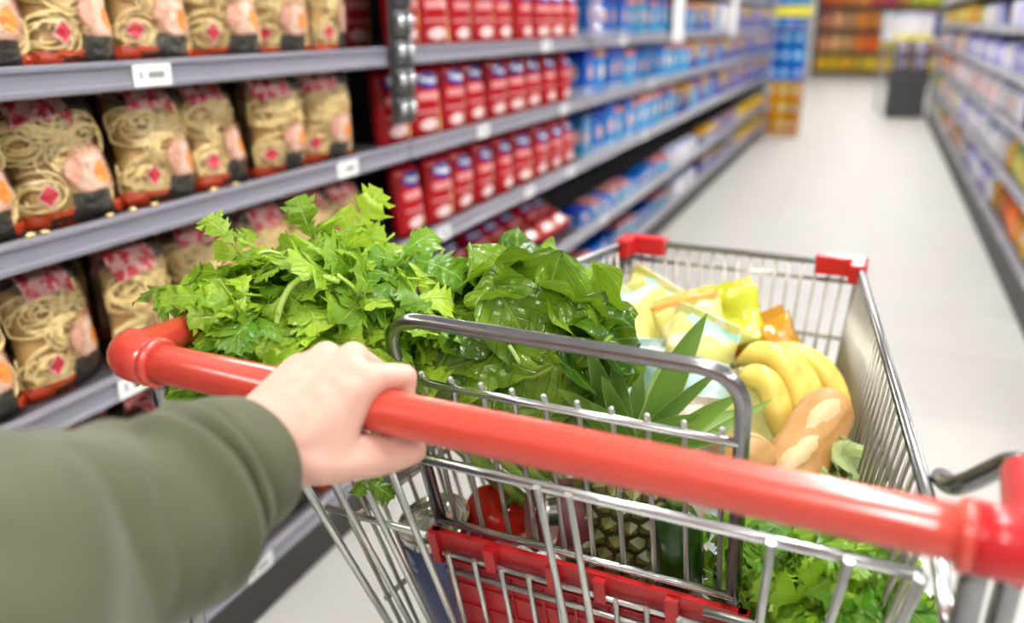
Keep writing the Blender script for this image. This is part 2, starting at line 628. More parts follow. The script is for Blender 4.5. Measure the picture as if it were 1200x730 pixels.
def carton(w, h, d, bev=0.003):
    """A closed carton standing on z=0 with uv over its front and back, front -y."""
    bm = boxes((-w / 2, w / 2, -d / 2, d / 2, 0, h), bev=bev)
    uvl = bm.loops.layers.uv.new('UVMap')
    for f in bm.faces:
        for lp in f.loops:
            c = lp.vert.co
            uu = (c.x / w + 0.5) if abs(f.normal.x) < 0.8 else (c.y / d + 0.5)
            lp[uvl].uv = (uu, c.z / h)
    return mesh_of(bm, name='carton')


M['red_bag'] = red_material()
M['seal_red'] = simple('red_seal', (0.42, 0.012, 0.02), 0.3)
M['seal_clear'] = simple('pink_seal', (0.55, 0.16, 0.15), 0.35, var=0.4)
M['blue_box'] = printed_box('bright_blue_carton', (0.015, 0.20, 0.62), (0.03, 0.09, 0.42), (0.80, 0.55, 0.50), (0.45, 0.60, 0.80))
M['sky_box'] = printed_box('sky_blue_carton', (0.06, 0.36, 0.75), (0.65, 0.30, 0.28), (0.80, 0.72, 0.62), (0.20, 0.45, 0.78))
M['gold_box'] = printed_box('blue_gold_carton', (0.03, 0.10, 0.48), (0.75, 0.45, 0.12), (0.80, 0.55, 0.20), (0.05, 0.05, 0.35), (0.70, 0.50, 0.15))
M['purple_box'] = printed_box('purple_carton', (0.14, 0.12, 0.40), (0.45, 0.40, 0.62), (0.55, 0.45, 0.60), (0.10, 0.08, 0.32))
M['yellow_box'] = printed_box('yellow_carton', (0.78, 0.45, 0.03), (0.80, 0.55, 0.10), (0.85, 0.70, 0.35), (0.55, 0.22, 0.02))
M['white_bag'] = printed_box('white_pack', (0.66, 0.65, 0.66), (0.55, 0.58, 0.75), (0.75, 0.62, 0.62), (0.60, 0.60, 0.68), dim=False)
M['lilac_bag'] = printed_box('lilac_bag', (0.36, 0.35, 0.62), (0.20, 0.18, 0.45), (0.80, 0.78, 0.85), (0.45, 0.44, 0.70), dim=False)
M['pink_bag'] = printed_box('pink_pack', (0.70, 0.52, 0.52), (0.75, 0.70, 0.70), (0.78, 0.40, 0.40), (0.70, 0.66, 0.66), dim=False)
M['green_bag'] = printed_box('olive_pack', (0.42, 0.42, 0.10), (0.20, 0.32, 0.06), (0.70, 0.62, 0.25), (0.30, 0.28, 0.10), dim=False)
M['orange_bag'] = printed_box('orange_pack', (0.75, 0.26, 0.03), (0.30, 0.12, 0.03), (0.80, 0.50, 0.35), (0.78, 0.40, 0.05), dim=False)
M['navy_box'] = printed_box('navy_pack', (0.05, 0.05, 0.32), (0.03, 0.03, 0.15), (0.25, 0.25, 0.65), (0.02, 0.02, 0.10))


def jitter(rnd, a):
    return rnd.uniform(-a, a)


# noodle bags: thing > noodles, film, seal
NW, NH, NTK = 0.176, 0.205, 0.095
protos = []
for k in range(4):
    t = empty('noodle_bag', (0, 0, -5))
    nme = noodle_mesh(NW, NH, NTK, 11 + k)
    nme.materials.append(M['noodle'])
    nme.materials.append(M['noodle_core'])
    nd = put('noodles', nme, None, t)
    nd['kind'] = 'stuff'
    put('film', pillow(NW, NH, NTK, 14, 14, 31 + k, 0.005), M['film'], t)
    bm = bmesh.new()
    box(bm, -NW * 0.47, NW * 0.47, -0.0012, 0.0012, NH - 0.004, NH + 0.012)
    put('seal', bm, M['seal_clear'], t)
    protos.append(t)
NUM = ['first', 'second', 'third', 'fourth', 'fifth', 'sixth', 'seventh', 'eighth', 'ninth', 'tenth', 'eleventh', 'twelfth']
ORD = {4: 'highest noodle shelf in view', 3: 'second noodle shelf down', 2: 'third noodle shelf down', 1: 'low fourth noodle shelf', 0: 'bottom noodle shelf'}
rnd = random.Random(5)
used = set()
for lv in (4, 3, 2, 1, 0):
    y, end = {4: (0.66, 1.84), 3: (0.62, 1.74), 2: (0.55, 1.86), 1: (0.75, 1.80), 0: (0.70, 2.1)}[lv]
    row = []
    while y < end:
        k = rnd.randrange(4)
        if k not in used:
            used.add(k)
            o = protos[k]
        else:
            o = copy_tree(protos[k])
        o.location = (LF - 0.016 - NTK / 2 - rnd.uniform(0, 0.014), y, LEVELS_L[lv] - 0.012)
        o.rotation_euler = (math.radians(-6 + jitter(rnd, 6)), math.radians(jitter(rnd, 4)), math.radians(90 + jitter(rnd, 20)))
        row.append(o)
        y += 0.168 + rnd.uniform(-0.006, 0.008)
    for o0 in row:
        b = copy_tree(protos[rnd.randrange(4)] if len(used) == 4 else o0)
        b.location = (LF - 0.185 - rnd.uniform(0, 0.02), o0.location.y + 0.085, LEVELS_L[lv] - 0.012)
        b.rotation_euler = (0, 0, math.radians(90 + jitter(rnd, 15)))
        tag(b, 'film noodle bag in the back row of the ' + ORD[lv], 'noodle bag', 'back row noodle bags of the ' + ORD[lv])
    for q, o in enumerate(reversed(row)):
        tag(o, 'film noodle bag on the %s, %s from the red bags' % (ORD[lv], NUM[q]), 'noodle bag', 'noodle bags on the ' + ORD[lv])
for k in range(4):
    if k not in used:
        for c in list(protos[k].children):
            bpy.data.objects.remove(c)
        bpy.data.objects.remove(protos[k])

# red pasta bags: thing > pouch, seal
RW, RH, RT = 0.150, 0.195, 0.075
rmesh = [pillow(RW, RH, RT, 10, 10, 60 + k, 0.005) for k in range(3)]
rseal = mesh_of(boxes((-RW * 0.46, RW * 0.46, -0.0012, 0.0012, -0.003, 0.014)), name='seal')
for lv in (4, 3, 2, 1, 0):
    y, end = {4: (2.0, 3.32), 3: (1.93, 3.30), 2: (2.0, 3.32), 1: (2.0, 3.36), 0: (2.3, 3.4)}[lv]
    where = {4: 'highest red pasta shelf in view', 3: 'second red pasta shelf down', 2: 'third red pasta shelf down', 1: 'fourth red pasta shelf down', 0: 'bottom red pasta shelf'}[lv]
    q = 0
    while y < end:
        t = empty('pasta_bag', (LF - 0.016 - RT / 2 - rnd.uniform(0, 0.012), y, LEVELS_L[lv] - 0.012))
        t.rotation_euler = (math.radians((-5 if lv > 1 else -58) + jitter(rnd, 3)), 0, math.radians(90 + jitter(rnd, 7)))
        if lv <= 1:
            t.location.z += 0.032
        tag(t, 'red pasta bag on the %s, %s after the noodles' % (where, NUM[q]), 'pasta bag', 'red pasta bags on the ' + where)
        put('pouch', rnd.choice(rmesh), M['red_bag'], t)
        put('seal', rseal, M['seal_red'], t, (0, 0, RH))
        q += 1
        y += 0.163 + rnd.uniform(-0.004, 0.006)
# a few dark red bags standing further back behind the strip, where the noodles have sold down
for lv in (4, 3):
    for y in (1.84, 1.99):
        if lv == 4 or y < 1.9:
            t = empty('pasta_bag', (LF - 0.20, y, LEVELS_L[lv] - 0.012), math.radians(90))
            tag(t, 'red pasta bag pushed back on the shelf behind the dark hanging strip', 'pasta bag', 'red pasta bags pushed back behind the strip')
            put('pouch', rmesh[0], M['red_bag'], t)
            put('seal', rseal, M['seal_red'], t, (0, 0, RH))

# cartons further down the shelving
cart_mesh = {}


def carton_row(lv, y0, y1, kinds, side=1, w=0.145, h=0.19, d=0.09, gap=0.014, levels=LEVELS_L, where='', noun='box'):
    y = y0 + w / 2
    while y + w / 2 < y1:
        mat, colour = kinds[rnd.randrange(len(kinds))]
        if side < 0 and rnd.random() < 0.09:
            y += w + gap
            continue
        ww, hh = w * rnd.uniform(0.9, 1.0), h * rnd.uniform(0.88, 1.05)
        key = (mat, side, rnd.randrange(2), noun, h)
        if key not in cart_mesh:
            cart_mesh[key] = carton(ww, hh, d) if noun == 'box' else pillow(ww, hh, d, 8, 8, len(cart_mesh), 0.006)
            cart_mesh[key].materials.append(M[mat])
        xx = LF - 0.014 - d / 2 - rnd.uniform(0, 0.012) if side > 0 else RF + 0.014 + d / 2 + rnd.uniform(0, 0.02)
        o = put(colour.replace(' ', '_') + ('_carton' if noun == 'box' else '_packet'), cart_mesh[key], None, None, (xx, y, levels[lv] - 0.012), (0, 0, math.radians((90 if side > 0 else -90) + jitter(rnd, 4))))
        tag(o, '%s %s %s' % (colour, 'carton' if noun == 'box' else 'packet', where), 'carton' if noun == 'box' else 'packet', '%s packs %s' % (colour, where))
        y += w + gap


B, S, G, P, Y, W = ('blue_box', 'bright blue'), ('sky_box', 'sky blue'), ('gold_box', 'blue and gold'), ('purple_box', 'dull purple'), ('yellow_box', 'golden yellow'), ('white_bag', 'white')
NAMES = {5: 'on the uppermost carton shelf', 4: 'on the second carton shelf from the top', 3: 'on the third carton shelf from the top', 2: 'on the carton shelf above the low dark gap', 1: 'on the lower carton shelf near the floor', 0: 'on the carton shelf at floor level'}
for lv in (4, 3, 2):
    carton_row(lv, 3.42, 5.4, [B, S, B], where=NAMES[lv])
    carton_row(lv, 5.42, 7.0, [S, G, B] if lv < 4 else [W, S, G], where=NAMES[lv])
    carton_row(lv, 7.02, 8.4, [G, G, P], where=NAMES[lv])
    carton_row(lv, 8.42, 10.05, [P, P, G], where=NAMES[lv])
carton_row(5, 5.2, 10.05, [P, P, ('white_bag', 'white')], where=NAMES[5])
for lv in (1, 0):
    carton_row(lv, 3.42, 5.3, [B, S, B], h=0.09, where=NAMES[lv])
    carton_row(lv, 5.3, 6.2, [W], h=0.10, where=NAMES[lv])
    carton_row(lv, 6.22, 8.0, [G, P, ('navy_box', 'navy blue')], h=0.10, where=NAMES[lv])
    carton_row(lv, 8.02, 10.05, [Y], h=0.10, where=NAMES[lv])

Wp, Lp, Pp, Gp, Op, Np, Yp = ('white_bag', 'white'), ('lilac_bag', 'lilac'), ('pink_bag', 'pale pink'), ('green_bag', 'olive green'), ('orange_bag', 'orange'), ('navy_box', 'dark navy'), ('yellow_box', 'yellow')
NR = {0: 'on the bottom shelf of the mixed packets', 1: 'on the second shelf up of the mixed packets', 2: 'on the third shelf up of the mixed packets', 3: 'on the fourth shelf up of the mixed packets', 4: 'on the fifth shelf up of the mixed packets', 5: 'on the top shelf of the mixed packets'}
for lv, spans in {0: [(3.0, 4.6, [Gp, Op]), (4.6, 5.8, [Op]), (5.8, 8.0, [Wp, Wp, Lp]), (8.0, 10.5, [Op, Pp, Gp]), (10.5, 12.5, [Wp, Gp])],
                  1: [(3.0, 5.6, [Gp, Gp, Yp]), (5.6, 8.5, [Wp, Wp, Lp]), (8.5, 12.5, [Pp, Wp, Gp])],
                  2: [(3.0, 5.2, [Np, Lp]), (5.2, 8.0, [Pp, Wp, Pp]), (8.0, 12.5, [Wp, Op, Pp])],
                  3: [(3.0, 5.0, [Op, Wp]), (5.0, 8.6, [Lp, Lp, Wp]), (8.6, 12.5, [Yp, Pp, Lp])],
                  4: [(3.0, 5.0, [Lp, Wp]), (5.0, 8.0, [Wp, Wp, Lp]), (8.0, 12.5, [Gp, Op, Yp])],
                  5: [(3.0, 6.0, [Wp, Np]), (6.0, 12.5, [Op, Yp, Wp])]}.items():
    for a, b, kk in spans:
        carton_row(lv, a, b, kk, -1, 0.17, 0.185, 0.10, 0.02, LEVELS_R, NR[lv], 'bag')

# ------------------------------------------------------------------ hanging merchandising strips
M['strip'] = simple('dark_strip', (0.07, 0.07, 0.07), 0.35, var=0.5, scale=80)
M['gold'] = simple('gold_foil', (0.80, 0.58, 0.22), 0.25, 0.8)
M['silver'] = simple('silver_foil', (0.75, 0.77, 0.82), 0.22, 0.8)
M['lilac_plastic'] = simple('lilac_strip', (0.52, 0.48, 0.66), 0.35, var=0.35, scale=60)


def clip_strip(y, z0, z1, w, mat, label):
    t = empty('clip_strip', (LF + 0.012, y, z1))
    tag(t, label, 'hanging strip')
    put('strip', boxes((-0.002, 0.002, -w / 2, w / 2, z0 - z1, 0)), mat, t)
    put('hook', boxes((-0.012, 0.002, -0.012, 0.012, -0.005, 0.012)), M['silver'], t)
    k = 0
    z = z0 - z1 + 0.03
    while z < -0.02:
        for s in (-1, 1):
            pm = pillow(w * 0.46, 0.058, 0.016, 6, 6, k, 0.002)
            p = put('sachet', pm, M['strip'] if mat is M['strip'] else M['lilac_plastic'], t, (0.011, s * w * 0.24, z - 0.025), (0, 0, math.radians(90)))
            bm = lathe(bmesh.new(), [(0, 0.004), (0.010, 0.004), (0.013, 0.0)], 12, mtx=Matrix.Rotation(math.radians(90), 4, 'X'))
            put('foil_seal', bm, M['gold'] if (k + (s > 0)) % 2 else M['silver'], p, (0, -0.009, 0.032))
            k += 1
        z += 0.066
    return t


clip_strip(1.86, 1.035, 1.47, 0.095, M['strip'], 'dark hanging strip of small sachets with round gold and silver seals')
clip_strip(3.42, 1.20, 1.47, 0.09, M['lilac_plastic'], 'lilac hanging strip of sachets between red bags and blue boxes')
for y, lab in ((5.05, 'white hanging shelf sign among the blue boxes'), (7.1, 'white hanging shelf sign among the purple boxes')):
    o = put('shelf_sign', boxes((0, 0.004, -0.14, 0.14, -0.30, 0.0), bev=0.001), M['tag'], None, (LF + 0.006, y, 1.46))
    tag(o, lab, 'sign')

# ------------------------------------------------------------------ blue display tower at the end of the shelving
t = empty('display_tower', (-0.935, 10.42, 0))
tag(t, 'tall promotional display tower of blue packs over orange packs', 'display')
M['card'] = simple('display_card', (0.55, 0.45, 0.30), 0.6)
M['sign_yellow'] = simple('yellow_card', (0.80, 0.70, 0.04), 0.5)
M['bright_pack'] = printed_box('bright_blue_pack', (0.01, 0.26, 0.75), (0.02, 0.12, 0.55), (0.70, 0.78, 0.90), (0.02, 0.10, 0.60))
M['orange_pack'] = printed_box('orange_display_pack', (0.72, 0.38, 0.06), (0.72, 0.45, 0.08), (0.85, 0.80, 0.70), (0.75, 0.16, 0.03))
put('base', boxes((-0.205, 0.205, -0.02, 0.40, 0.0, 0.05)), M['card'], t)
put('back', boxes((-0.205, 0.205, 0.36, 0.40, 0.05, 1.75)), M['card'], t)
put('header', boxes((-0.205, 0.205, -0.02, 0.38, 1.32, 1.43)), M['sign_yellow'], t)
pk = carton(0.128, 0.185, 0.30)
pk2 = pk.copy()
pk.materials.append(M['orange_pack'])
pk2.materials.append(M['bright_pack'])
z = 0.05
for r_ in range(9):
    if r_ in (3, 6):
        put('shelf', boxes((-0.205, 0.205, -0.02, 0.36, z, z + 0.012)), M['card'], t)
        z += 0.012
    if r_ == 6:
        z += 0.0
    if r_ < 6:
        for i in (-1, 0, 1):
            put('pack', pk if r_ < 3 else pk2, None, t, (i * 0.136, 0.14, z))
        z += 0.189
    elif z < 1.3 and r_ == 6:
        for i in (-1, 0, 1):
            o = put('pack', pk2, None, t, (i * 0.136, 0.14, z))
            o.scale = (1, 1, (1.315 - z) / 0.185)
        z = 1.44
    elif r_ == 7:
        for i in (-1, 0, 1):
            put('pack', pk2, None, t, (i * 0.136, 0.14, z))
        z += 0.189

# ------------------------------------------------------------------ dump bin and far produce wall
t = empty('dump_bin', (0.445, 13.4, 0))
tag(t, 'dark grey promotional bin at the end of the mixed packets', 'bin')
M['bin'] = simple('bin_grey', (0.055, 0.057, 0.062), 0.5)
put('body', boxes((-0.25, 0.25, -0.2, 0.3, 0.02, 0.42), bev=0.012), M['bin'], t)
put('collar', boxes((-0.262, 0.262, -0.212, 0.312, 0.42, 0.62), bev=0.012), M['bin'], t)
M['grey_pack'] = printed_box('grey_purple_pack', (0.24, 0.21, 0.30), (0.26, 0.23, 0.32), (0.62, 0.60, 0.66), (0.22, 0.20, 0.28))
gm = pillow(0.24, 0.20, 0.16, 8, 8, 3, 0.01)
gm.materials.append(M['grey_pack'])
for i in range(2):
    for r_ in range(2):
        o = put('grey_packet', gm, None, None, (0.325 + 0.245 * i, 13.33 + 0.02 * i, 0.621 + 0.201 * r_))
        tag(o, 'grey purple packet piled on the dark bin', 'packet', 'grey purple packets on the dark bin')
o = put('stand_sign', boxes((-0.25, 0.25, -0.01, 0.01, 1.0, 1.10), (-0.25, -0.23, -0.01, 0.01, 0.0, 1.0), (0.23, 0.25, -0.01, 0.01, 0.0, 1.0)), M['sign_yellow'], None, (0.45, 13.9, 0))
tag(o, 'yellow strip sign on two posts behind the dark bin', 'sign')
m1 = carton(0.22, 0.34, 0.2)
m1.materials.append(M['white_bag'])
m2 = carton(0.22, 0.34, 0.2)
m2.materials.append(M['navy_box'])
t = empty('side_table', (0.5, 14.8, 0))
tag(t, 'pale low table behind the dark bin with cartons on it', 'table')
put('top', boxes((-0.45, 0.45, -0.3, 0.3, 1.0, 1.04)), M['tag'], t)
for sx in (-0.4, 0.4):
    for sy in (-0.25, 0.25):
        put('leg', boxes((sx - 0.02, sx + 0.02, sy - 0.02, sy + 0.02, 0, 1.0)), M['upright'], t)
for i in range(4):
    o = put('table_carton', m2 if i == 3 else m1, None, None, (0.15 + 0.235 * i, 14.75, 1.04))
    tag(o, 'dark blue carton on the pale table behind the bin' if i == 3 else 'white carton on the pale table behind the bin', 'carton', None if i == 3 else 'white cartons on the pale table')
o = put('cardboard_display', boxes((0.0, 0.02, -0.2, 0.2, 0, 1.3), (0.02, 0.10, -0.2, 0.2, 0.0, 0.5)), simple('brown_card', (0.34, 0.17, 0.07), 0.7), None, (0.735, 12.95, 0))
tag(o, 'brown cardboard stand between the dark bin and the shelving end', 'display')

t = empty('produce_stand', (0, FAR - 0.6, 0))
tag(t, 'far wall stand of four tiers loaded with orange and yellow packs', 'shelving')
put('back', boxes((-2.6, 2.2, 0.5, 0.56, 0, 2.6)), M['shelf_grey'], t)
for z in (0.10, 0.56, 1.08, 1.62):
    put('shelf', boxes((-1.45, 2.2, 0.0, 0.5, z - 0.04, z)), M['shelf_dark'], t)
for xx in (-1.45, 0.35, 2.16):
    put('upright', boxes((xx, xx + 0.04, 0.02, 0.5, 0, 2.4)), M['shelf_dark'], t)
FC = {}
for nme, c in dict(orange=(0.80, 0.22, 0.02), red=(0.66, 0.04, 0.02), lime=(0.66, 0.68, 0.10), amber=(0.80, 0.50, 0.06), peach=(0.75, 0.38, 0.22), crimson=(0.42, 0.02, 0.06), cream=(0.74, 0.66, 0.50)).items():
    FC[nme] = printed_box(nme + '_far_pack', c, tuple(x * 0.85 for x in c), tuple(min(1, x * 1.2 + 0.08) for x in c), tuple(x * 0.8 for x in c), dim=False)
for z, h, names in ((0.10, 0.36, ['amber', 'amber', 'amber']), (0.56, 0.40, ['peach', 'orange', 'amber', 'peach', 'red']), (1.08, 0.42, ['peach', 'orange', 'cream', 'peach', 'crimson']), (1.62, 0.46, ['orange', 'orange', 'red', 'orange', 'lime', 'lime', 'crimson'])):
    for i in range(12):
        nm = names[min(len(names) - 1, int(i / 12 * len(names)))]
        k = (nm, z)
        if k not in cart_mesh:
            cart_mesh[k] = carton(0.25, h, 0.3)
            cart_mesh[k].materials.append(FC[nm])
        o = put(nm + '_pack', cart_mesh[k], None, None, (-1.26 + i * 0.285, FAR - 0.42, z))
        tag(o, '%s pack on the far wall stand, %s tier' % (nm, {0.10: 'lowest', 0.56: 'second', 1.08: 'third', 1.62: 'highest'}[z]), 'pack', '%s packs on one tier of the far wall stand' % nm)
o = put('pillar', boxes((-0.16, 0.16, -0.16, 0.16, 0, 3.1), bev=0.01), M['wall'], None, (-1.62, FAR - 1.2, 0))
o['kind'] = 'structure'

# crumbs of broken noodle on the edge of the second noodle shelf
rnd = random.Random(3)
for (px, py) in ((40, 294), (57, 289), (133, 270), (160, 264), (184, 257), (253, 238), (279, 230)):
    d = FWD + RIGHT * ((px - CX) / FPX) - CUP * ((py - CY) / FPX)
    xx = LF - 0.004
    q = CAM + d * (xx / d.x)
    bm = bmesh.new()
    bmesh.ops.create_icosphere(bm, subdivisions=1, radius=0.007)
    for v in bm.verts:
        v.co = Vector((v.co.x * rnd.uniform(0.4, 0.8), v.co.y * rnd.uniform(0.7, 1.6), v.co.z * rnd.uniform(0.3, 0.6)))
    o = put('noodle_crumb', bm, M['noodle'], None, (xx - 0.002, q.y, LEVELS_L[3] + 0.0015))
    tag(o, 'pale noodle crumb on the edge of the second noodle shelf', 'crumb', 'noodle crumbs on the shelf edge')

# ------------------------------------------------------------------ shopping cart
M['chrome'] = simple('chrome_wire', (0.74, 0.74, 0.75), 0.22, 1.0, 0.08, 60)
M['zinc'] = simple('zinc_wire', (0.60, 0.61, 0.57), 0.33, 0.92, 0.10, 60)
M['basket_wire'] = simple('basket_wire', (0.38, 0.355, 0.29), 0.28, 1.0, 0.15, 60)  # zinc darkened and warmed, yellow reflections put into the colour
M['tube'] = simple('brushed_steel_tube', (0.30, 0.295, 0.30), 0.24, 1.0, 0.18, 90)
n = NT('red_handle_plastic')
tc = n.obj()
mp = n.node('ShaderNodeMapping', {'Vector': tc, 'Scale': (2.0, 160.0, 160.0)}).outputs[0]
sc = n.noise(3.0, 4, mp)
wear = n.noise(14.0, 4, tc)
col = n.mix(wear, (0.58, 0.052, 0.032), (0.68, 0.075, 0.046))
scr = n.math('MULTIPLY', n.math('GREATER_THAN', sc, 0.66), 0.30)
col = n.mix(scr, col, (0.80, 0.22, 0.16))
M['handle'] = n.done(n.bsdf(col, n.math('MULTIPLY_ADD', sc, 0.12, 0.22), 0.0, n.bump(sc, 0.08, 0.0006), **{'Coat Weight': 0.5, 'Coat Roughness': 0.12}))
M['coral_plastic'] = simple('coral_moulded_plastic', (0.62, 0.058, 0.036), 0.25, var=0.05, **{'Coat Weight': 0.4})
M['red_plastic'] = simple('red_moulded_plastic', (0.56, 0.014, 0.018), 0.28, var=0.08)
M['flap_plastic'] = simple('red_flap_plastic', (0.50, 0.022, 0.028), 0.38, var=0.15, scale=40)
M['rubber'] = simple('wheel_rubber', (0.05, 0.05, 0.055), 0.6)

CART = empty('shopping_cart', mtx=CART_M.copy())
tag(CART, 'chrome wire shopping cart with a red push handle and red child seat flap', 'shopping cart')
U0 = 0.02
BR = dict(v=0.10, z=0.905)          # rear top of the gate
TAN = math.tan(math.radians(22))


def gate_v(z):
    return BR['v'] + TAN * (BR['z'] - z)


def back_v(z):
    return 0.16 + 0.31 * (0.95 - z)


# handle: tube, two end brackets
bar = bmesh.new()
sweep(bar, [(-0.300 + 0.62 * k / 24, 0, 1.0) for k in range(25)], 0.0165, 28)
put('handle_bar', bar, M['handle'], CART)
for s in (-1, 1):
    EX = 0.331 if s < 0 else 0.346
    CO = 0.288 if s < 0 else 0.306
    bm = bmesh.new()
    path = fillet([(s * (CO + 0.004), 0, 1.0), (s * EX, 0.0, 1.0), (s * EX, 0.105 if s < 0 else 0.092, 1.0)], 0.030, 8)
    rr = [0.0205] * len(path)
    rr[0] = 0.0205
    rr[-1] = 0.0125
    rr[-2] = 0.0165
    sweep(bm, path, rr, 20)
    b = put('end_bracket', bm, M['red_plastic'] if s > 0 else M['coral_plastic'], CART)
    bm = bmesh.new()
    sweep(bm, [(s * CO, 0, 1.0), (s * (CO + 0.0015), 0, 1.0), (s * (CO + 0.006), 0, 1.0), (s * (CO + 0.008), 0, 1.0)], [0.0180, 0.0213, 0.0213, 0.0205], 24)
    put('collar', bm, M['handle'], b)
    bm = boxes((-0.004, 0.004, 0.03, 0.085, 0.955, 0.99), bev=0.003)
    bmesh.ops.translate(bm, verts=bm.verts, vec=(s * EX, 0, 0))
    put('web', bm, M['red_plastic'], b)
    # chrome tube from the bracket down and inwards to the rim, and on to the chassis
    tube('bracket_tube', [(s * EX, 0.088, 1.0), (s * EX, 0.118, 0.998), (U0 * 0.5 + s * 0.305, 0.135, 0.958), (U0 * 0.5 + s * 0.298, 0.17, 0.947)], 0.0075, M['tube'], CART, 12, rad=0.02)
    tube('rear_post', [(s * 0.322, 0.02, 0.985), (s * 0.322, 0.03, 0.93), (s * 0.322, 0.03, 0.52), (s * 0.28, 0.30, 0.30)], 0.008, M['tube'], CART, 12, rad=0.03)
    tube('rear_post', [(s * 0.343, 0.035, 0.985), (s * 0.343, 0.048, 0.92), (s * 0.343, 0.048, 0.50), (s * 0.30, 0.32, 0.30)], 0.008, M['tube'], CART, 12, rad=0.03)
    tube('post_brace', [(U0 + s * 0.283, 0.125, 0.94), (s * 0.318, 0.06, 0.90), (s * 0.343, 0.048, 0.85)], 0.006, M['chrome'], CART, 10, rad=0.01)

# basket corners (rim and bottom) in cart coordinates
RIM = {(-1, 0): Vector((U0 - 0.283, 0.115, 0.945)), (1, 0): Vector((U0 + 0.283, 0.115, 0.945)), (-1, 1): Vector((U0 - 0.195, 0.955, 0.90)), (1, 1): Vector((U0 + 0.186, 0.955, 0.90))}
BOT = {(-1, 0): Vector((U0 - 0.228, gate_v(0.50), 0.50)), (1, 0): Vector((U0 + 0.228, gate_v(0.50), 0.50)), (-1, 1): Vector((U0 - 0.160, 0.90, 0.56)), (1, 1): Vector((U0 + 0.160, 0.90, 0.56))}

rim = put('rim', sweep(bmesh.new(), fillet([RIM[(-1, 0)], RIM[(-1, 1)], RIM[(1, 1)], RIM[(1, 0)]], 0.035), 0.0055, 10), M['tube'], CART)
for s in (-1, 1):
    # red plastic caps on the front corners of the rim
    c = RIM[(s, 1)]
    bm = bmesh.new()
    box(bm, min(c.x, c.x - s * 0.066), max(c.x, c.x - s * 0.066) , c.y - 0.012, c.y + 0.014, c.z - 0.020, c.z + 0.012, bev=0.005)
    box(bm, c.x - 0.013, c.x + 0.013, c.y - 0.05, c.y + 0.014, c.z - 0.020, c.z + 0.012, bev=0.005)
    put('corner_cap', bm, M['red_plastic'], rim)


def lerp(a, b, t):
    return a + (b - a) * t


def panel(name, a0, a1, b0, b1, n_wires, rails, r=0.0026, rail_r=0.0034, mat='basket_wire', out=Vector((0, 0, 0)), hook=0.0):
    """A wire panel between a top edge a0-a1 and a bottom edge b0-b1: rails are parts' meshes, each wire its own child."""
    bm = bmesh.new()
    for t in rails:
        sweep(bm, [lerp(a0, b0, t) + out, lerp(a1, b1, t) + out], rail_r, 8)
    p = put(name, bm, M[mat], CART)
    for k in range(n_wires):
        s = k / (n_wires - 1)
        top, bot = lerp(a0, a1, s), lerp(b0, b1, s)
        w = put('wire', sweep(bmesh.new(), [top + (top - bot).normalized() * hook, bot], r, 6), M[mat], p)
    return p


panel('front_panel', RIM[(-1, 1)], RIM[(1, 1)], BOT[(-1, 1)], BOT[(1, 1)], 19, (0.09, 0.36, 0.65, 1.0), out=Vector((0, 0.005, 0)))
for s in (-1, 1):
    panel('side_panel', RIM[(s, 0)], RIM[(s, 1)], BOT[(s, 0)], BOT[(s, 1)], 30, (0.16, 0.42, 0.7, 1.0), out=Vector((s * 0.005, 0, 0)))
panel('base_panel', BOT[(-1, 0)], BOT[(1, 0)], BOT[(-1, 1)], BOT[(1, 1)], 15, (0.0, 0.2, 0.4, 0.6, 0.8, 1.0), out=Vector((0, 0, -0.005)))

# rear gate: top rail, wires with two leg openings, lower rails
gate = put('rear_gate', sweep(bmesh.new(), [(U0 - 0.282, gate_v(0.905), 0.905), (U0 + 0.282, gate_v(0.905), 0.905)], 0.0048, 10), M['chrome'], CART)
def gate_pt(ut, z, dv=0.0):
    k = (0.905 - z) / 0.405
    return Vector((U0 + ut * (1 - 0.19 * k * min(1, abs(ut) / 0.28)), gate_v(z) + dv, z))


for ut, rr in ((-0.287, 0.0046), (-0.240, 0.0036), (-0.200, 0.0036), (-0.158, 0.0036), (-0.008, 0.0034), (0.020, 0.0034), (0.180, 0.0036), (0.234, 0.0036), (0.281, 0.0052)):
    put('wire', sweep(bmesh.new(), [gate_pt(ut, 0.907, -0.005), gate_pt(ut, 0.50, -0.005)], rr, 8), M['zinc'], gate)
for z, a, b in ((0.792, -0.280, -0.150), (0.792, 0.13, 0.262), (0.51, -0.24, 0.24), (0.60, -0.25, 0.25)):
    put('cross_rail', sweep(bmesh.new(), [gate_pt(a, z), gate_pt(b, z)], 0.0036, 8), M['zinc'], gate)

# child seat back: bent tube, rails, hooked wires
UB = 0.004
HW = 0.160


def bp(u, z, dv=0.0):
    return Vector((UB + u, back_v(z) + dv, z))


seat = put('seat_back', sweep(bmesh.new(), fillet([bp(-HW + 0.004, 0.757), bp(-HW - 0.002, 1.018), bp(HW + 0.0, 1.018), bp(HW - 0.004, 0.757)], 0.042, 10), 0.0068, 14), M['tube'], CART)
for z, rr in ((0.950, 0.0040), (0.764, 0.0042)):
    put('cross_rail', sweep(bmesh.new(), [bp(-HW + 0.002, z, -0.004), bp(HW - 0.002, z, -0.004)], rr, 8), M['chrome'], seat)
for k in range(10):
    u = -0.137 + 0.0311 * k
    bm = bmesh.new()
    sweep(bm, [bp(u, 0.764, 0.002), bp(u, 0.9535, 0.002), bp(u, 0.957, 0.0)], 0.0026, 6)
    bmesh.ops.create_uvsphere(bm, u_segments=8, v_segments=6, radius=0.0029, matrix=Matrix.Translation(bp(u, 0.958, 0.0)))
    put('wire', bm, M['zinc'], seat)

# red seat flap hung from the lower rail with hooks, wire grid in front of it
FZ0, FZ1 = 0.745, 0.575
flap_m = []
fl = bmesh.new()


def fp(u, z, dv=0.0):
    return Vector((UB + u, back_v(z) - 0.014 + dv, z))


